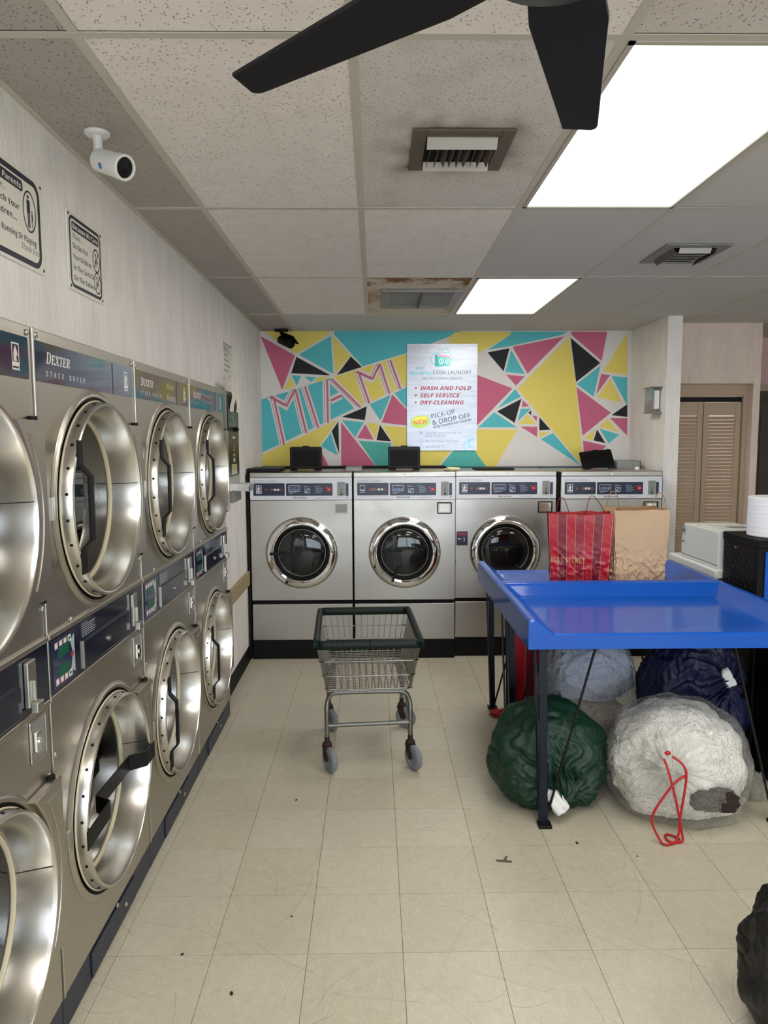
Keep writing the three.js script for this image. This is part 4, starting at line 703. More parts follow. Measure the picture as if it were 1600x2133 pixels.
// ---------------------------------------------------------------- laundry cart
{
  const t = thing('laundry_cart', 'wire laundry cart with dark green vinyl rim on swivel casters', 'cart', [-0.042, 0, -3.775], 0.045);
  const lerp = THREE.MathUtils.lerp;
  // basket corners: half width / half depth at a height
  const yb = 0.425, yt = 0.655, hw = (y) => lerp(0.205, 0.252, (y - yb) / (yt - yb)), hz = (y) => lerp(0.315, 0.345, (y - yb) / (yt - yb));
  const loop = (y, g = 0, r = 0.035) => { const w = hw(y) + g, d = hz(y) + g, p = []; for (const [sx, sz] of [[1, 1], [-1, 1], [-1, -1], [1, -1]]) for (let i = 0; i < 4; i++) { const a = (sx > 0 ? (sz > 0 ? 0 : -PI / 2) : (sz > 0 ? PI / 2 : PI)) + i / 3 * PI / 2; p.push(V(sx * (w - r) + r * Math.cos(a), y, sz * (d - r) + r * Math.sin(a))); } return p; };
  const rim = loop(yt + 0.003), curve = new THREE.CatmullRomCurve3(rim, true, 'catmullrom', 0.35);
  const rg = new THREE.TubeGeometry(curve, 160, 0.017, 14, true), rp = rg.attributes.position; for (let i = 0; i < rp.count; i++) rp.setY(i, (rp.getY(i) - yt) * 1.35 + yt); rg.computeVertexNormals();
  const R = part(t, 'rim', rg, M.cartVinyl, 'dark green vinyl rim'); part(R, 'rim_seam', bx(0.004, yt - 0.022, 0.346, 0.008, yt + 0.026, 0.3645), M.black);
  const wr = 0.0024, wires = { front: [], back: [], side: [], side2: [] };
  for (const [k, sz] of [['front', 1], ['back', -1]]) for (let i = 0; i <= 13; i++) { const f = (i / 13) * 2 - 1; wires[k].push(rod(V(f * (hw(yt) - 0.02), yt, sz * hz(yt)), V(f * (hw(yb) - 0.012), yb, sz * hz(yb)), wr, 6)); }
  for (const [k, sx] of [['side', 1], ['side2', -1]]) for (let i = 0; i <= 19; i++) { const f = (i / 19) * 2 - 1; wires[k].push(rod(V(sx * hw(yt), yt, f * (hz(yt) - 0.02)), V(sx * hw(yb), yb, f * (hz(yb) - 0.012)), wr, 6)); }
  part(t, 'front_wires', mg(wires.front), M.wire); part(t, 'back_wires', mg(wires.back), M.wire); part(t, 'side_wires', mg(wires.side), M.wire); part(t, 'side_wires', mg(wires.side2), M.wire);
  for (const y of [0.431, 0.5, 0.575]) part(t, 'hoop_wire', new THREE.TubeGeometry(new THREE.CatmullRomCurve3(loop(y, 0.004), true, 'catmullrom', 0.35), 90, 0.0032, 6, true), M.wire);
  const fl = []; for (let i = 0; i <= 12; i++) { const f = (i / 12) * 2 - 1; fl.push(rod(V(f * 0.195, yb, -0.315), V(f * 0.195, yb, 0.315), wr, 6)); } for (let i = 0; i <= 20; i++) { const f = (i / 20) * 2 - 1; fl.push(rod(V(-0.205, yb - 0.004, f * 0.312), V(0.205, yb - 0.004, f * 0.312), wr, 6)); }
  part(t, 'floor_wires', mg(fl), M.wire);
  const fr = 0.0115, fx = 0.207;
  for (const sz of [1, -1]) {
    const z = sz * 0.26, zt = sz * 0.245;
    part(t, 'leg_frame', tube([V(-fx, 0.16, z), V(-fx, 0.3, z), V(-fx + 0.004, 0.345, zt), V(-fx + 0.022, 0.38, zt), V(-fx + 0.06, 0.39, zt), V(0, 0.391, zt), V(fx - 0.06, 0.39, zt), V(fx - 0.022, 0.38, zt), V(fx - 0.004, 0.345, zt), V(fx, 0.3, z), V(fx, 0.16, z)], fr, 90, 12), M.tubeMetal);
  }
  part(t, 'cross_bar', rod(V(-fx, 0.228, 0.26), V(fx, 0.236, 0.26), 0.0105, 12), M.tubeMetal);
  part(t, 'side_bar', rod(V(-fx + 0.03, 0.386, -0.25), V(-fx + 0.03, 0.386, 0.25), 0.011, 12), M.tubeMetal); part(t, 'side_bar', rod(V(fx - 0.03, 0.386, -0.25), V(fx - 0.03, 0.386, 0.25), 0.011, 12), M.tubeMetal);
  part(t, 'brace', rod(V(fx, 0.245, 0.255), V(fx - 0.012, 0.385, -0.2), 0.008, 10), M.tubeMetal); part(t, 'brace', rod(V(-fx, 0.245, 0.255), V(-fx + 0.012, 0.385, -0.2), 0.008, 10), M.tubeMetal);
  const wheelG = ringX([[0.001, 0.012], [0.03, 0.012], [0.034, 0.016], [0.05, 0.015], [0.053, 0.012], [0.0565, 0.013], [0.0615, 0.009], [0.063, 0], [0.0615, -0.009], [0.0565, -0.013], [0.053, -0.012], [0.05, -0.015], [0.034, -0.016], [0.03, -0.012], [0.001, -0.012]], 48);
  const groove = ringX([[0.0515, 0.0138], [0.0555, 0.0138]], 40), forkG = mg([bar(V(0.019, 0.115, 0.0), V(0.019, 0.06, 0.024), V(0, 0, 1), 0.036, 0.003), bar(V(-0.019, 0.115, 0.0), V(-0.019, 0.06, 0.024), V(0, 0, 1), 0.036, 0.003), bx(-0.0205, 0.11, -0.022, 0.0205, 0.128, 0.022, 0.006), rod(V(-0.026, 0.063, 0.026), V(0.026, 0.063, 0.026), 0.006), ring([[0.001, 0.148], [0.017, 0.146], [0.024, 0.137], [0.024, 0.126], [0.001, 0.124]], 24), rod(V(0, 0.145, 0), V(0, 0.172, 0), 0.0128, 14)]);
  [[-fx, 0.26, 0.5], [fx, 0.26, 0.55], [-fx, -0.26, 0.55], [fx, -0.26, 0.95]].forEach(([x, z, a]) => {
    const c = part(t, 'caster', forkG, M.rust, 'rusty swivel caster'); c.position.set(x, 0, z); c.rotation.y = a;
    const w = part(c, 'wheel', wheelG, M.wheel, 'grey rubber wheel'); w.position.set(0, 0.063, 0.026); const q = part(c, 'tread_groove', groove, M.black); q.position.set(0, 0.063, 0.026);
  });
}

// ---------------------------------------------------------------- folding tables (tray tops)
{
  // tray: outer w x d, raised sides on left, right and one long edge; low lip on the other long edge (+z)
  const W = 1.17, D = 0.79, H1 = 0.905, HF = 0.847, HB = 0.782;
  function tray(depth) {
    const pos = [], idx = [], nx = 60, nz = 48;
    const top = (x, z) => {                                               // x from 0..W, z from 0 (back, high) .. depth (front lip)
      const side = (d, run) => { const s = clamp((d - 0.03) / run, 0, 1); return 1 - s * s * (3 - 2 * s) * 0.15 - s * 0.85; };
      const f = clamp((depth - z - 0.004) / 0.1, 0, 1), drop = 0.02 * f * f * (3 - 2 * f);           // floor a little below the lip? none: flush
      const r = Math.max(side(x, 0.075), side(W - x, 0.075), side(z, 0.05));
      const floorY = HF - drop * 0.3;
      return floorY + (H1 - floorY) * r;
    };
    const xs = [], zs = []; for (let i = 0; i <= nx; i++) { const f = i / nx; xs.push(f < 0.35 ? f / 0.35 * 0.14 : f > 0.65 ? W - (1 - f) / 0.35 * 0.14 : 0.14 + (f - 0.35) / 0.3 * (W - 0.28)); }
    for (let j = 0; j <= nz; j++) { const f = j / nz; zs.push(f < 0.4 ? f / 0.4 * 0.11 : f > 0.8 ? depth - (1 - f) / 0.2 * 0.05 : 0.11 + (f - 0.4) / 0.4 * (depth - 0.16)); }
    const soft = (d) => (d < 0.008 ? 0.008 - Math.sqrt(Math.max(0, 0.008 ** 2 - (0.008 - d) ** 2)) : 0), dd = (x, z) => Math.min(x, W - x, z, depth - z);
    for (const z of zs) for (const x of xs) pos.push(x, top(x, z) - soft(dd(x, z)), z);
    const at = (i, j) => j * (nx + 1) + i;
    for (let j = 0; j < nz; j++) for (let i = 0; i < nx; i++) idx.push(at(i, j), at(i, j + 1), at(i + 1, j), at(i + 1, j), at(i, j + 1), at(i + 1, j + 1));
    const g = new THREE.BufferGeometry(); g.setAttribute('position', new THREE.Float32BufferAttribute(pos, 3)); g.setIndex(idx); g.computeVertexNormals();
    const skirt = [];
    const edge = (list) => { const p = [], ix = []; list.forEach(([x, z], k) => { const y = top(x, z) - 0.0078; p.push(x, y < HB ? HB + 0.01 : y + 0.0, z, x, HB, z); if (k) { const b = (k - 1) * 2; ix.push(b, b + 1, b + 2, b + 2, b + 1, b + 3); } }); const q = new THREE.BufferGeometry(); q.setAttribute('position', new THREE.Float32BufferAttribute(p, 3)); q.setIndex(ix); q.computeVertexNormals(); skirt.push(q); };
    edge(xs.map((x) => [x, depth])); edge(zs.map((z) => [0, z])); edge([...zs].reverse().map((z) => [W, z])); edge([...xs].reverse().map((x) => [x, 0]));
    const under = new THREE.BoxGeometry(W - 0.004, 0.01, depth - 0.004).translate(W / 2, HB + 0.03, depth / 2);
    return { g, skirt: mg(skirt), under };
  }
  const table = (name, label, x, z, turn, depth, rods) => {
    const t = thing(name, label, 'table', [x, 0, z], turn, undefined), k = tray(depth);
    const top = part(t, 'tray_top', mg([k.g, k.skirt]), M.blue, 'glossy blue tray top'); part(top, 'underside', k.under, M.blue);
    const leg = (lx, lz, sx, sz) => {
      const x1 = lx + sx * 0.012, z1 = lz + sz * 0.012;
      const m = part(t, 'leg', mg([bar(V(lx, 0.012, lz), V(lx - sx * 0.02, HB + 0.02, lz), V(1, 0, 0), 0.032, 0.005), bar(V(lx - sx * 0.016, 0.012, lz + sz * 0.016), V(lx - sx * 0.05, HB + 0.02, lz + sz * 0.02), V(0, 0, 1), 0.04, 0.005)]), M.legMetal);
      part(m, 'foot', bx(lx - 0.028, 0, lz - 0.02, lx + 0.028, 0.014, lz + 0.032, 0.003), M.bolt); void x1; void z1;
    };
    leg(0.09, depth - 0.05, 1, -1); leg(W - 0.09, depth - 0.05, -1, -1); leg(0.09, 0.05, 1, 1); leg(W - 0.09, 0.05, -1, 1);
    for (const lz of [depth - 0.055, 0.055]) { part(t, 'brace', rod(V(0.1, 0.03, lz), V(0.3, HB + 0.02, lz), 0.0055, 8), M.bolt); part(t, 'brace', rod(V(W - 0.1, 0.03, lz), V(W - 0.3, HB + 0.02, lz), 0.0055, 8), M.bolt); }
    return t;
  };
  table('folding_table', 'front blue tray-topped folding table with laundry bags below', 0.628, -3.7, 0, D);
  table('folding_table', 'rear blue tray-topped folding table holding two shopping bags', 0.628 + W, -3.705, PI, 0.66);
}

// ---------------------------------------------------------------- bags
const satin = (c, s) => phy({ color: c, roughness: 0.5, sheen: 0.6, sheenRoughness: 0.4, sheenColor: new THREE.Color(s), bumpMap: rep(clothBump, 6, 6), bumpScale: 0.0006 });
function blob({ rx, ry, rz, neck = V(0, 1, 0), fold = 0.05, k = 5, lump = 0.1, lf = 2, wr = 0, wf = 3, tip = 0, seed = 0, flat = 0.8, nu = 150, nv = 110, square = 0 }) {
  let g = new THREE.SphereGeometry(1, nu, nv);
  g.deleteAttribute('uv'); g.deleteAttribute('normal'); g = mergeVertices(g, 1e-5);
  const q = new THREE.Quaternion().setFromUnitVectors(V(0, 1, 0), neck.clone().normalize()), p = g.attributes.position, d = V();
  const ridge = (n) => 1 - 2 * Math.sqrt(n * n + 0.012);                 // rounded creases along the zero lines of the noise
  let min = 1e9;
  for (let i = 0; i < p.count; i++) {
    d.fromBufferAttribute(p, i).normalize();
    const th = Math.acos(clamp(d.y, -1, 1)), a = Math.atan2(d.z, d.x), e = d.clone().applyQuaternion(q);
    let r = 1 + lump * noise(e.x * lf + seed, e.y * lf, e.z * lf);
    const wx = 0.45 * noise(e.x * 1.7 + seed, e.y * 1.7, e.z * 1.7 + 9), wy = 0.45 * noise(e.x * 1.7 - seed, e.y * 1.7 + 5, e.z * 1.7);
    const ca = Math.cos(a + wx * 0.6), sa = Math.sin(a + wx * 0.6), w = Math.exp(-th * 1.25) * Math.min(1, th * 5);
    r += fold * w * (1.1 * ridge(noise(ca * k / 3, sa * k / 3, th * 0.5 + seed)) + 0.7 * ridge(noise(ca * k * 0.8, sa * k * 0.8, th * 0.7 - seed)));
    if (wr) r += wr * (ridge(noise((e.x + wx) * wf + seed, (e.y + wy) * wf, (e.z - wx) * wf)) + 0.45 * ridge(noise((e.x + wy) * wf * 2.1, (e.y + wx) * wf * 2.1 + seed, e.z * wf * 2.1)));
    if (tip) r += tip * Math.exp(-((th / 0.17) ** 2)) - tip * 0.5 * Math.exp(-(((th - 0.34) / 0.16) ** 2));
    if (square) { const m = Math.max(Math.abs(e.x), Math.abs(e.y), Math.abs(e.z)); r *= 1 + square * (1 / m - 1); }
    let y = e.y * ry * r; const lim = -ry * flat; if (y < lim + 0.03) y = lim + 0.03 * Math.exp((y - lim - 0.03) / 0.03);
    p.setXYZ(i, e.x * rx * r, y, e.z * rz * r); min = Math.min(min, y);
  }
  g.translate(0, -min + 0.002, 0); g.computeVertexNormals();
  return buv(g.toNonIndexed(), 3);
}
const crinkle = pix(512, 512, (u, v) => { const f = (s, k) => 1 - Math.min(1, Math.abs(tn(u + 0.02 * tn(u, v, 6, 6, s), v, k, k, s)) * 2.6); return clamp(60 + 110 * f(1, 9) + 70 * f(4, 22) + 30 * f(8, 45)); });
const film = phy({ color: 0xf6f6f2, transmission: 0.9, thickness: 0, roughness: 0.14, ior: 1.5, specularIntensity: 1, bumpMap: crinkle, bumpScale: 0.012 });
{
  const g = thing('laundry_bag', 'dark green drawstring laundry bag behind the front table leg', 'laundry bag', [0.79, 0, -3.235]);
  part(g, 'sack', blob({ rx: 0.262, ry: 0.265, rz: 0.225, neck: V(0.05, -0.35, 0.85), fold: 0.15, k: 8, lump: 0.06, lf: 1.3, wr: 0.016, wf: 1.6, tip: 0.14, seed: 3, flat: 0.72 }), satin(0x06301f, 0x1d6a4c));
  part(g, 'lining', blob({ rx: 0.032, ry: 0.058, rz: 0.024, neck: V(0, 0, 1), fold: 0, lump: 0.18, lf: 1.2, wr: 0.03, wf: 1.5, seed: 5, flat: 1, nu: 50, nv: 40, square: 0.4 }).rotateX(-0.25).rotateZ(0.6).translate(0.02, 0.045, 0.262), std({ color: 0xe4e4e2, roughness: 0.85 }), 'white cloth showing at the mouth');
  const n = thing('laundry_bag', 'navy blue drawstring laundry bag under the right side of the table', 'laundry bag', [1.6, 0, -3.59]);
  part(n, 'sack', blob({ rx: 0.258, ry: 0.37, rz: 0.215, neck: V(0.42, 0.42, 0.85), fold: 0.17, k: 9, lump: 0.08, lf: 1.4, wr: 0.024, wf: 1.7, tip: 0.07, seed: 11, flat: 0.8 }), satin(0x11173c, 0x3c4280));
  part(n, 'lining', blob({ rx: 0.026, ry: 0.052, rz: 0.018, neck: V(0, 0, 1), fold: 0, lump: 0.18, lf: 1.2, wr: 0.03, wf: 1.5, seed: 6, flat: 1, nu: 40, nv: 30, square: 0.4 }).rotateZ(0.5).translate(0.115, 0.45, 0.2), std({ color: 0xdcdcdc, roughness: 0.85 }), 'white cloth showing at the mouth');
  // clear bag in front
  const c = thing('plastic_bag', 'clear plastic bag of white laundry tied with a red string', 'plastic bag', [1.345, 0, -3.13]);
  part(c, 'film', blob({ rx: 0.305, ry: 0.292, rz: 0.275, neck: V(-0.45, 0.34, 0.9), fold: 0.07, k: 16, lump: 0.05, lf: 1.6, wr: 0.006, wf: 4, tip: 0.05, seed: 21, flat: 0.66, square: 0.12, nu: 240, nv: 180 }), film, 'crinkled clear film');
  const redS = std({ color: 0xb0101a, roughness: 0.35 });
  const str = (pts) => tube(pts.map(([x, y, z]) => V(x, y, z)), 0.005, 70, 8);
  part(c, 'drawstring', mg([
    str([[-0.161, 0.332, 0.262], [-0.154, 0.298, 0.285], [-0.134, 0.221, 0.297], [-0.115, 0.134, 0.305], [-0.098, 0.044, 0.31], [-0.095, 0.006, 0.316], [-0.122, 0.006, 0.323], [-0.174, 0.006, 0.34], [-0.19, 0.015, 0.32], [-0.22, 0.082, 0.31], [-0.213, 0.125, 0.305], [-0.167, 0.197, 0.3], [-0.117, 0.255, 0.295], [-0.078, 0.271, 0.285]]),
    str([[-0.128, 0.342, 0.262], [-0.092, 0.316, 0.28], [-0.079, 0.275, 0.29], [-0.089, 0.19, 0.298], [-0.104, 0.103, 0.305], [-0.11, 0.034, 0.31], [-0.132, 0.006, 0.323], [-0.155, 0.006, 0.3], [-0.142, 0.006, 0.262], [-0.117, 0.006, 0.272], [-0.102, 0.006, 0.298]]),
  ]), redS, 'red drawstring');
  part(c, 'knot', new THREE.SphereGeometry(0.011, 16, 12).scale(1.2, 0.8, 0.8).translate(-0.143, 0.352, 0.252), redS);
  const towel = (name, label, geo, col, pos) => { const m = tag(part(scene, numbered(name), geo, std({ color: col, roughness: 0.95, bumpMap: rep(clothBump, 3, 3), bumpScale: 0.002 })), label, 'laundry', undefined); m.position.set(...pos); return m; };
  towel('white_laundry', 'heap of white laundry filling the clear bag with the red string', blob({ rx: 0.283, ry: 0.27, rz: 0.247, neck: V(-0.4, 0.3, 1), fold: 0.05, k: 6, lump: 0.06, lf: 1.8, wr: 0.018, wf: 2.2, seed: 31, flat: 0.66, square: 0.1 }), 0xf4f2f0, [1.345, 0.012, -3.143]);
  towel('brown_towel', 'dark brown towel showing through the clear bag', blob({ rx: 0.098, ry: 0.056, rz: 0.03, neck: V(1, 0, 0.2), fold: 0.05, lump: 0.12, lf: 2, wr: 0.02, seed: 37, flat: 0.95, square: 0.3, nu: 90, nv: 60 }).rotateZ(-0.1), 0x2c1f1b, [1.405, 0.09, -2.893]);
  // grey bag behind
  const d = thing('plastic_bag', 'hazy plastic bag of grey and beige laundry standing behind the green bag', 'plastic bag', [1.128, 0, -3.74]);
  part(d, 'film', blob({ rx: 0.262, ry: 0.345, rz: 0.2, neck: V(-0.9, 0.1, 0.5), fold: 0.12, k: 12, lump: 0.06, lf: 2, wr: 0.008, wf: 3, tip: 0.1, seed: 41, flat: 0.8, square: 0.1 }), phy({ color: 0xeef0f4, transmission: 0.8, thickness: 0, roughness: 0.2, ior: 1.5, bumpMap: crinkle, bumpScale: 0.012 }), 'hazy crinkled film');
  towel('grey_laundry', 'crumpled pale grey laundry in the upper half of the hazy bag', blob({ rx: 0.205, ry: 0.17, rz: 0.15, fold: 0.06, k: 6, lump: 0.12, lf: 2, wr: 0.035, wf: 2.4, seed: 47, flat: 0.75, square: 0.1 }), 0xd4d8e4, [1.14, 0.285, -3.745]);
  towel('beige_laundry', 'folded beige cloth in the lower half of the hazy bag', blob({ rx: 0.2, ry: 0.145, rz: 0.145, fold: 0.06, lump: 0.06, lf: 2, wr: 0.02, seed: 53, flat: 0.8, square: 0.3 }), 0xd8c6a8, [1.14, 0.012, -3.75]);
  // scrap of clear film by the cabinet
  tag(part(scene, 'plastic_scrap', blob({ rx: 0.045, ry: 0.06, rz: 0.03, lump: 0.5, lf: 2, fold: 0.3, wr: 0.1, seed: 57, flat: 0.9, nu: 50, nv: 36 }).translate(1.72, 0, -3.16), film), 'small crumpled clear plastic scrap right of the clear bag', 'plastic');
  // black cloth bag at the frame edge
  const b = thing('cloth_bag', 'black cloth bag slumped on the floor, cut off by the lower right corner', 'bag', [1.17, 0, -1.84]);
  part(b, 'sack', blob({ rx: 0.165, ry: 0.235, rz: 0.16, neck: V(0.5, 0.9, 0.1), fold: 0.12, k: 5, lump: 0.09, lf: 1.6, wr: 0.02, wf: 1.7, tip: 0.06, seed: 63, flat: 0.8 }), satin(0x040508, 0x141a2c));
}
// paper shopping bags: tapered sack from base (w x d) to mouth, open top, creased faces
function sack({ w, d, h, tw, td, seed, crease = 0.01, uvw = 1 }) {
  const pos = [], uv = [], idx = [], N = 132, Mv = 56, per = 2 * (w + d);
  for (let j = 0; j <= Mv; j++) for (let i = 0; i <= N; i++) {
    const v = j / Mv, s = (i / N) * per; let x, z, nx = 0, nz = 0, W = w + (tw - w) * v, D = d + (td - d) * v;
    if (s <= w) { x = (s / w - 0.5) * W; z = D / 2; nz = 1; } else if (s <= w + d) { x = W / 2; z = (0.5 - (s - w) / d) * D; nx = 1; } else if (s <= 2 * w + d) { x = (0.5 - (s - w - d) / w) * W; z = -D / 2; nz = -1; } else { x = -W / 2; z = ((s - 2 * w - d) / d - 0.5) * D; nx = -1; }
    const gus = nx ? -Math.max(0, 1 - Math.abs(z) / (D / 2)) * 0.05 * v : 0;                          // side gussets fold in
    const lo = clamp(1.25 - v * 1.9, 0.12, 1), rg = (n) => 0.5 - Math.min(1, Math.abs(n) * 1.8), e = (rg(noise(x * 13 + seed, v * 5, z * 13)) * 0.9 + rg(noise(x * 24, v * 9 + seed, z * 24)) * 0.55 + rg(noise(x * 45 - seed, v * 17, z * 45)) * 0.25) * crease * lo + noise(x * 3, v * 1.2, z * 3 + seed) * crease * 0.8 * Math.sin(v * PI);
    pos.push(x + nx * (gus + e), v * h + (v === 1 ? noise(x * 8, seed, z * 8) * 0.006 : 0), z + nz * e); uv.push(s / per * uvw, v);
  }
  for (let j = 0; j < Mv; j++) for (let i = 0; i < N; i++) { const a = j * (N + 1) + i, b = a + 1, c = a + N + 1, e = c + 1; idx.push(a, b, c, c, b, e); }
  const g = new THREE.BufferGeometry(); g.setAttribute('position', new THREE.Float32BufferAttribute(pos, 3)); g.setAttribute('uv', new THREE.Float32BufferAttribute(uv, 2)); g.setIndex(idx); g.computeVertexNormals();
  const inner = g.clone(); { const p = inner.attributes.position; for (let i = 0; i < p.count; i++) p.setXYZ(i, p.getX(i) * 0.992, p.getY(i), p.getZ(i) * 0.985); const ix = inner.index.array.slice(); for (let i = 0; i < ix.length; i += 3) [ix[i], ix[i + 1]] = [ix[i + 1], ix[i]]; inner.setIndex([...ix]); inner.computeVertexNormals(); }
  const bottom = new THREE.BoxGeometry(w * 0.98, 0.004, d * 0.96).translate(0, 0.003, 0);
  return { outer: toCreasedNormals(g, 0.5), inner, bottom };
}
{
  const stripe = (text) => canvas(2048, 768, (c, W, H) => {
    c.fillStyle = '#b00f24'; c.fillRect(0, 0, W, H);
    const im = 20; for (let i = 0; i < im; i++) { const x = i * W / im; if (i % 2) { c.fillStyle = i % 4 === 1 ? '#7c1022' : '#93162b'; c.fillRect(x, 0, W / im, H); } c.fillStyle = '#c79a55'; c.fillRect(x - 2, 0, 4, H); c.fillRect(x + W / im * 0.0 - 2, 0, 4, H); }
    if (text) { c.fillStyle = '#c9a06a'; c.font = '72px serif'; c.save(); c.translate(-250, 520); c.scale(1.0, 1); c.fillText("V", 0, 0); c.restore(); for (const o of [0, W]) { c.save(); c.translate(o - 190, 535); c.font = '82px serif'; fit(c, "VICTORIA'S SECRET", 0, 0, 620); c.restore(); } }
  });
  const mat = (t) => std({ map: t, roughness: 0.34, side: THREE.DoubleSide }), cord = std({ color: 0x7e1a26, roughness: 0.6 });
  const make = (name, label, pos, turn, o, m, inm, cordMat, handles) => {
    const t = thing(name, label, 'shopping bag', pos, turn), s = sack(o);
    part(t, 'body', s.outer, m); part(t, 'inside', s.inner, inm); part(t, 'bottom', s.bottom, inm);
    for (const [z, lean] of handles) part(t, 'handle', tube([V(-o.tw * 0.22, o.h - 0.05, z), V(-o.tw * 0.21, o.h + 0.03, z), V(-o.tw * 0.15, o.h + 0.085, z + lean), V(o.tw * 0.02, o.h + 0.1, z + lean), V(o.tw * 0.16, o.h + 0.07, z + lean), V(o.tw * 0.24, o.h + 0.01, z), V(o.tw * 0.25, o.h - 0.05, z)].map((p) => p), 0.0022, 50, 6), cordMat);
    return t;
  };
  const y = 0.845;
  const redB = thing('shopping_bag', 'red striped gift shopping bag with thin cord handles on the rear table', 'shopping bag', [1.135, y, -4.0], -0.16);
  {
    const o = { w: 0.31, d: 0.12, h: 0.385, tw: 0.35, td: 0.16, seed: 2, crease: 0.006 }, s = sack(o);
    part(redB, 'body', s.outer, mat(stripe(true))); part(redB, 'inside', s.inner, std({ color: 0xb01322, roughness: 0.5 })); part(redB, 'bottom', s.bottom, std({ color: 0x7c1022, roughness: 0.5 }));
    const h = (x, z, s2) => tube([V(x - 0.035, 0.33, z), V(x - 0.03, 0.4, z), V(x - 0.012, 0.468, z - 0.004), V(x + 0.012, 0.466, z - 0.006), V(x + 0.03 * s2, 0.42, z), V(x + 0.05 * s2, 0.36, z)], 0.0022, 40, 6);
    part(redB, 'handle', h(-0.105, 0.075, 1), cord); part(redB, 'handle', h(0.075, -0.07, 1.6), cord);
  }
  const brownTone = pix(256, 256, (u, v) => { const a = tn(u, v, 120, 8, 2) * 5 + tn(u, v, 30, 30, 4) * 4; return [clamp(206 + a), clamp(174 + a), clamp(140 + a)]; }, true);
  const kraft = std({ color: 0xffffff, map: rep(brownTone, 3, 1), roughness: 0.75, side: THREE.DoubleSide });
  const br = thing('shopping_bag', 'brown paper shopping bag with a folded-in side next to the red bag', 'shopping bag', [1.462, y, -4.05], 0.06);
  {
    const s = sack({ w: 0.285, d: 0.17, h: 0.405, tw: 0.315, td: 0.18, seed: 7, crease: 0.014 });
    part(br, 'body', s.outer, kraft); part(br, 'inside', s.inner, std({ color: 0xb08c66, roughness: 0.8 })); part(br, 'bottom', s.bottom, kraft);
    const twine = std({ color: 0xa98a68, roughness: 0.8 });
    const h = (x, z) => tube([V(x - 0.04, 0.36, z), V(x - 0.036, 0.43, z), V(x - 0.015, 0.49, z), V(x + 0.012, 0.485, z), V(x + 0.03, 0.44, z), V(x + 0.038, 0.36, z)], 0.0024, 40, 6);
    part(br, 'handle', h(-0.1, -0.075), twine); part(br, 'handle', h(0.11, 0.06), twine);
  }
  const under = thing('shopping_bag', 'tall red striped shopping bag on the floor under the rear table', 'shopping bag', [0.98, 0, -4.06], 0.1);
  { const s = sack({ w: 0.4, d: 0.16, h: 0.6, tw: 0.44, td: 0.2, seed: 17, crease: 0.008 }); part(under, 'body', s.outer, mat(stripe(false))); part(under, 'inside', s.inner, std({ color: 0xb01322, roughness: 0.5 })); part(under, 'bottom', s.bottom, std({ color: 0x7c1022 })); }
  tag(part(scene, 'red_cloth', blob({ rx: 0.075, ry: 0.022, rz: 0.05, lump: 0.3, lf: 2, fold: 0.2, wr: 0.05, seed: 71, flat: 0.8, nu: 60, nv: 40 }).translate(0.765, 0, -4.2), std({ color: 0xa01020, roughness: 0.6 })), 'flat red cloth on the floor beside the rear table leg', 'cloth');
}

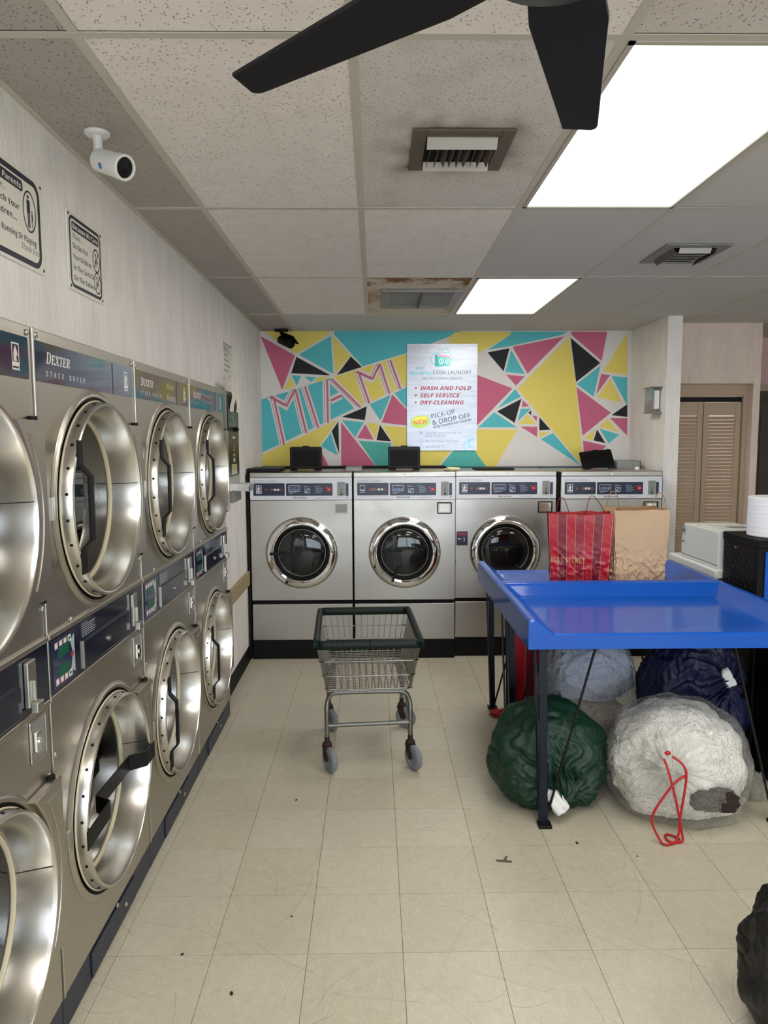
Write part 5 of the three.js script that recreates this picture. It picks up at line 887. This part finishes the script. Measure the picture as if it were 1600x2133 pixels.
// ---------------------------------------------------------------- right side: white machine on a white cabinet, black diamond-plate cabinet, paper roll
{
  const offW = std({ color: 0xd9dcd6, roughness: 0.45 });
  const c = thing('white_cabinet', 'white low cabinet with an overhanging top right of the tables', 'cabinet', [1.84, 0, -4.2]);
  part(c, 'body', bx(0.012, 0, -0.29, 0.62, 0.872, 0.32, 0.01), offW); part(c, 'top', bx(0, 0.878, -0.305, 0.64, 0.928, 0.325, 0.012), offW); part(c, 'seam', bx(0.016, 0.87, -0.286, 0.61, 0.88, 0.316), M.bolt);
  const m = thing('desktop_machine', 'off-white plastic machine with a sloped end, standing on the white cabinet', 'machine', [1.862, 0.928, -4.14]);
  const s = new THREE.Shape(); s.moveTo(-0.23, 0.0); s.lineTo(0.245, 0.0); s.lineTo(0.245, 0.205); s.lineTo(-0.19, 0.205); s.quadraticCurveTo(-0.198, 0.204, -0.201, 0.196); s.lineTo(-0.228, 0.13); s.quadraticCurveTo(-0.235, 0.06, -0.23, 0.0);
  part(m, 'housing', ext(s, 0.3, 0.006).rotateY(-PI / 2).translate(0.3, 0, 0), offW); part(m, 'base_seam', bx(-0.001, 0.018, -0.226, 0.2, 0.022, 0.243), M.ventGrey);
  part(m, 'lid', bx(0.02, 0.204, -0.02, 0.29, 0.216, 0.24, 0.004), offW); part(m, 'lid_slot', bx(0.1, 0.2155, 0.1, 0.2, 0.218, 0.17), M.ventGrey); part(m, 'knob', rod(V(-0.018, 0.175, -0.2), V(0.002, 0.175, -0.2), 0.018, 20), M.ventGrey);
  part(m, 'side_grip', tube([V(-0.001, 0.088, -0.205), V(-0.003, 0.098, -0.2), V(-0.001, 0.1, -0.186)], 0.003, 12, 6), M.ventGrey);
  const k = thing('black_cabinet', 'black diamond-plate cabinet with a blue front panel', 'cabinet', [1.87, 0, -3.68]);
  part(k, 'body', bx(0.004, 0, -0.185, 0.7, 1.135, 0.175, 0.006), M.blackGloss);
  part(k, 'edge', mg([bx(0, 1.1, -0.187, 0.704, 1.142, 0.178, 0.005), bx(0, 0, 0.15, 0.03, 1.1, 0.179, 0.003)]), M.black);
  const lozenge = (() => { const g = new THREE.SphereGeometry(1, 10, 6).scale(0.0016, 0.0035, 0.011); return g; })();
  const stud = []; for (let j = 0; j < 22; j++) for (let i = 0; i < 11; i++) stud.push(lozenge.clone().rotateX(((i + j) % 2 ? 1 : -1) * PI / 4).translate(0.0035, 1.075 - j * 0.026, -0.165 + i * 0.0285));
  const st = part(k, 'diamond_tread', mg(stud), std({ color: 0x2a2c2e, roughness: 0.3, metalness: 0.5 })); st.userData.kind = 'stuff';
  part(k, 'front_panel', bx(0.035, 0.78, 0.175, 0.68, 1.085, 0.186, 0.006), M.blue, 'blue front panel'); part(k, 'front_ledge', bx(0.006, 0.7, 0.17, 0.7, 0.79, 0.36, 0.02), std({ color: 0x0a3a90, roughness: 0.35 }));
  part(k, 'plinth', bx(0.01, 0, 0.17, 0.7, 0.7, 0.38, 0.01), M.black); part(k, 'screw', mg([rod(V(0.001, 1.075, -0.05), V(0.005, 1.075, -0.05), 0.007)]), M.trim);
  const r = thing('paper_roll', 'large white paper towel roll standing on the black cabinet', 'paper roll', [2.02, 1.143, -3.66]);
  const prof = [[0.022, 0.008], [0.022, 0], [0.112, 0]]; for (let i = 0; i <= 40; i++) prof.push([0.116 + (i % 2 ? 0.0012 : 0) + rr(-0.0008, 0.0008), 0.004 + i * 0.0048]); prof.push([0.112, 0.2], [0.022, 0.2], [0.022, 0.19]);
  part(r, 'paper', ring(prof, 72), std({ color: 0xe9ebee, roughness: 0.9 })); part(r, 'core', ring([[0.022, 0.002], [0.022, 0.198], [0.019, 0.198], [0.019, 0.002]], 32), std({ color: 0x9a7d5c, roughness: 0.9 }));
}
// crumbs and a fibre tuft on the floor
{
  const crumb = new THREE.SphereGeometry(0.005, 8, 6).scale(1.3, 0.5, 0.8), mat = std({ color: 0x1d1a16, roughness: 0.9 });
  [[-0.29, -2.38, 'tiny dark crumb on the floor in front of the laundry cart'], [0.0, -1.88, 'tiny dark crumb at the bottom of the picture, in the middle of the floor'], [0.82, -2.82, 'tiny dark crumb between the brown scrap and the red string'], [1.03, -2.72, 'tiny dark crumb nearest the red string of the clear bag'], [-0.62, -2.2, 'tiny dark crumb beside the dryer with the diagonal strap'], [-0.43, -2.03, 'tiny dark crumb closest to the lower left corner of the floor'], [0.25, -4.3, 'tiny dark crumb behind the laundry cart, near the washers'], [-0.36, -3.2, 'tiny dark crumb left of the front wheels of the laundry cart']].forEach(([x, z, l], i) => {
    const m = part(scene, numbered('crumb'), crumb, mat); m.position.set(x, 0.002, z); m.rotation.y = i; m.scale.setScalar(0.7 + (i % 3) * 0.3); tag(m, l, 'crumb', 'dark crumbs on the floor');
  });
  tag(part(scene, 'leaf_scrap', mg([bar(V(0.47, 0.004, -2.7), V(0.53, 0.005, -2.69), V(0, 0.2, 1), 0.01, 0.0015), bar(V(0.5, 0.004, -2.695), V(0.515, 0.008, -2.72), V(1, 0, 0), 0.008, 0.0015)]), std({ color: 0x5a4a38, roughness: 0.9 })), 'dry brown scrap on the floor left of the green bag', 'scrap');
}

scene.traverse((o) => { if (o.isMesh) { o.castShadow = true; o.receiveShadow = true; } });
renderer.render(scene, camera);
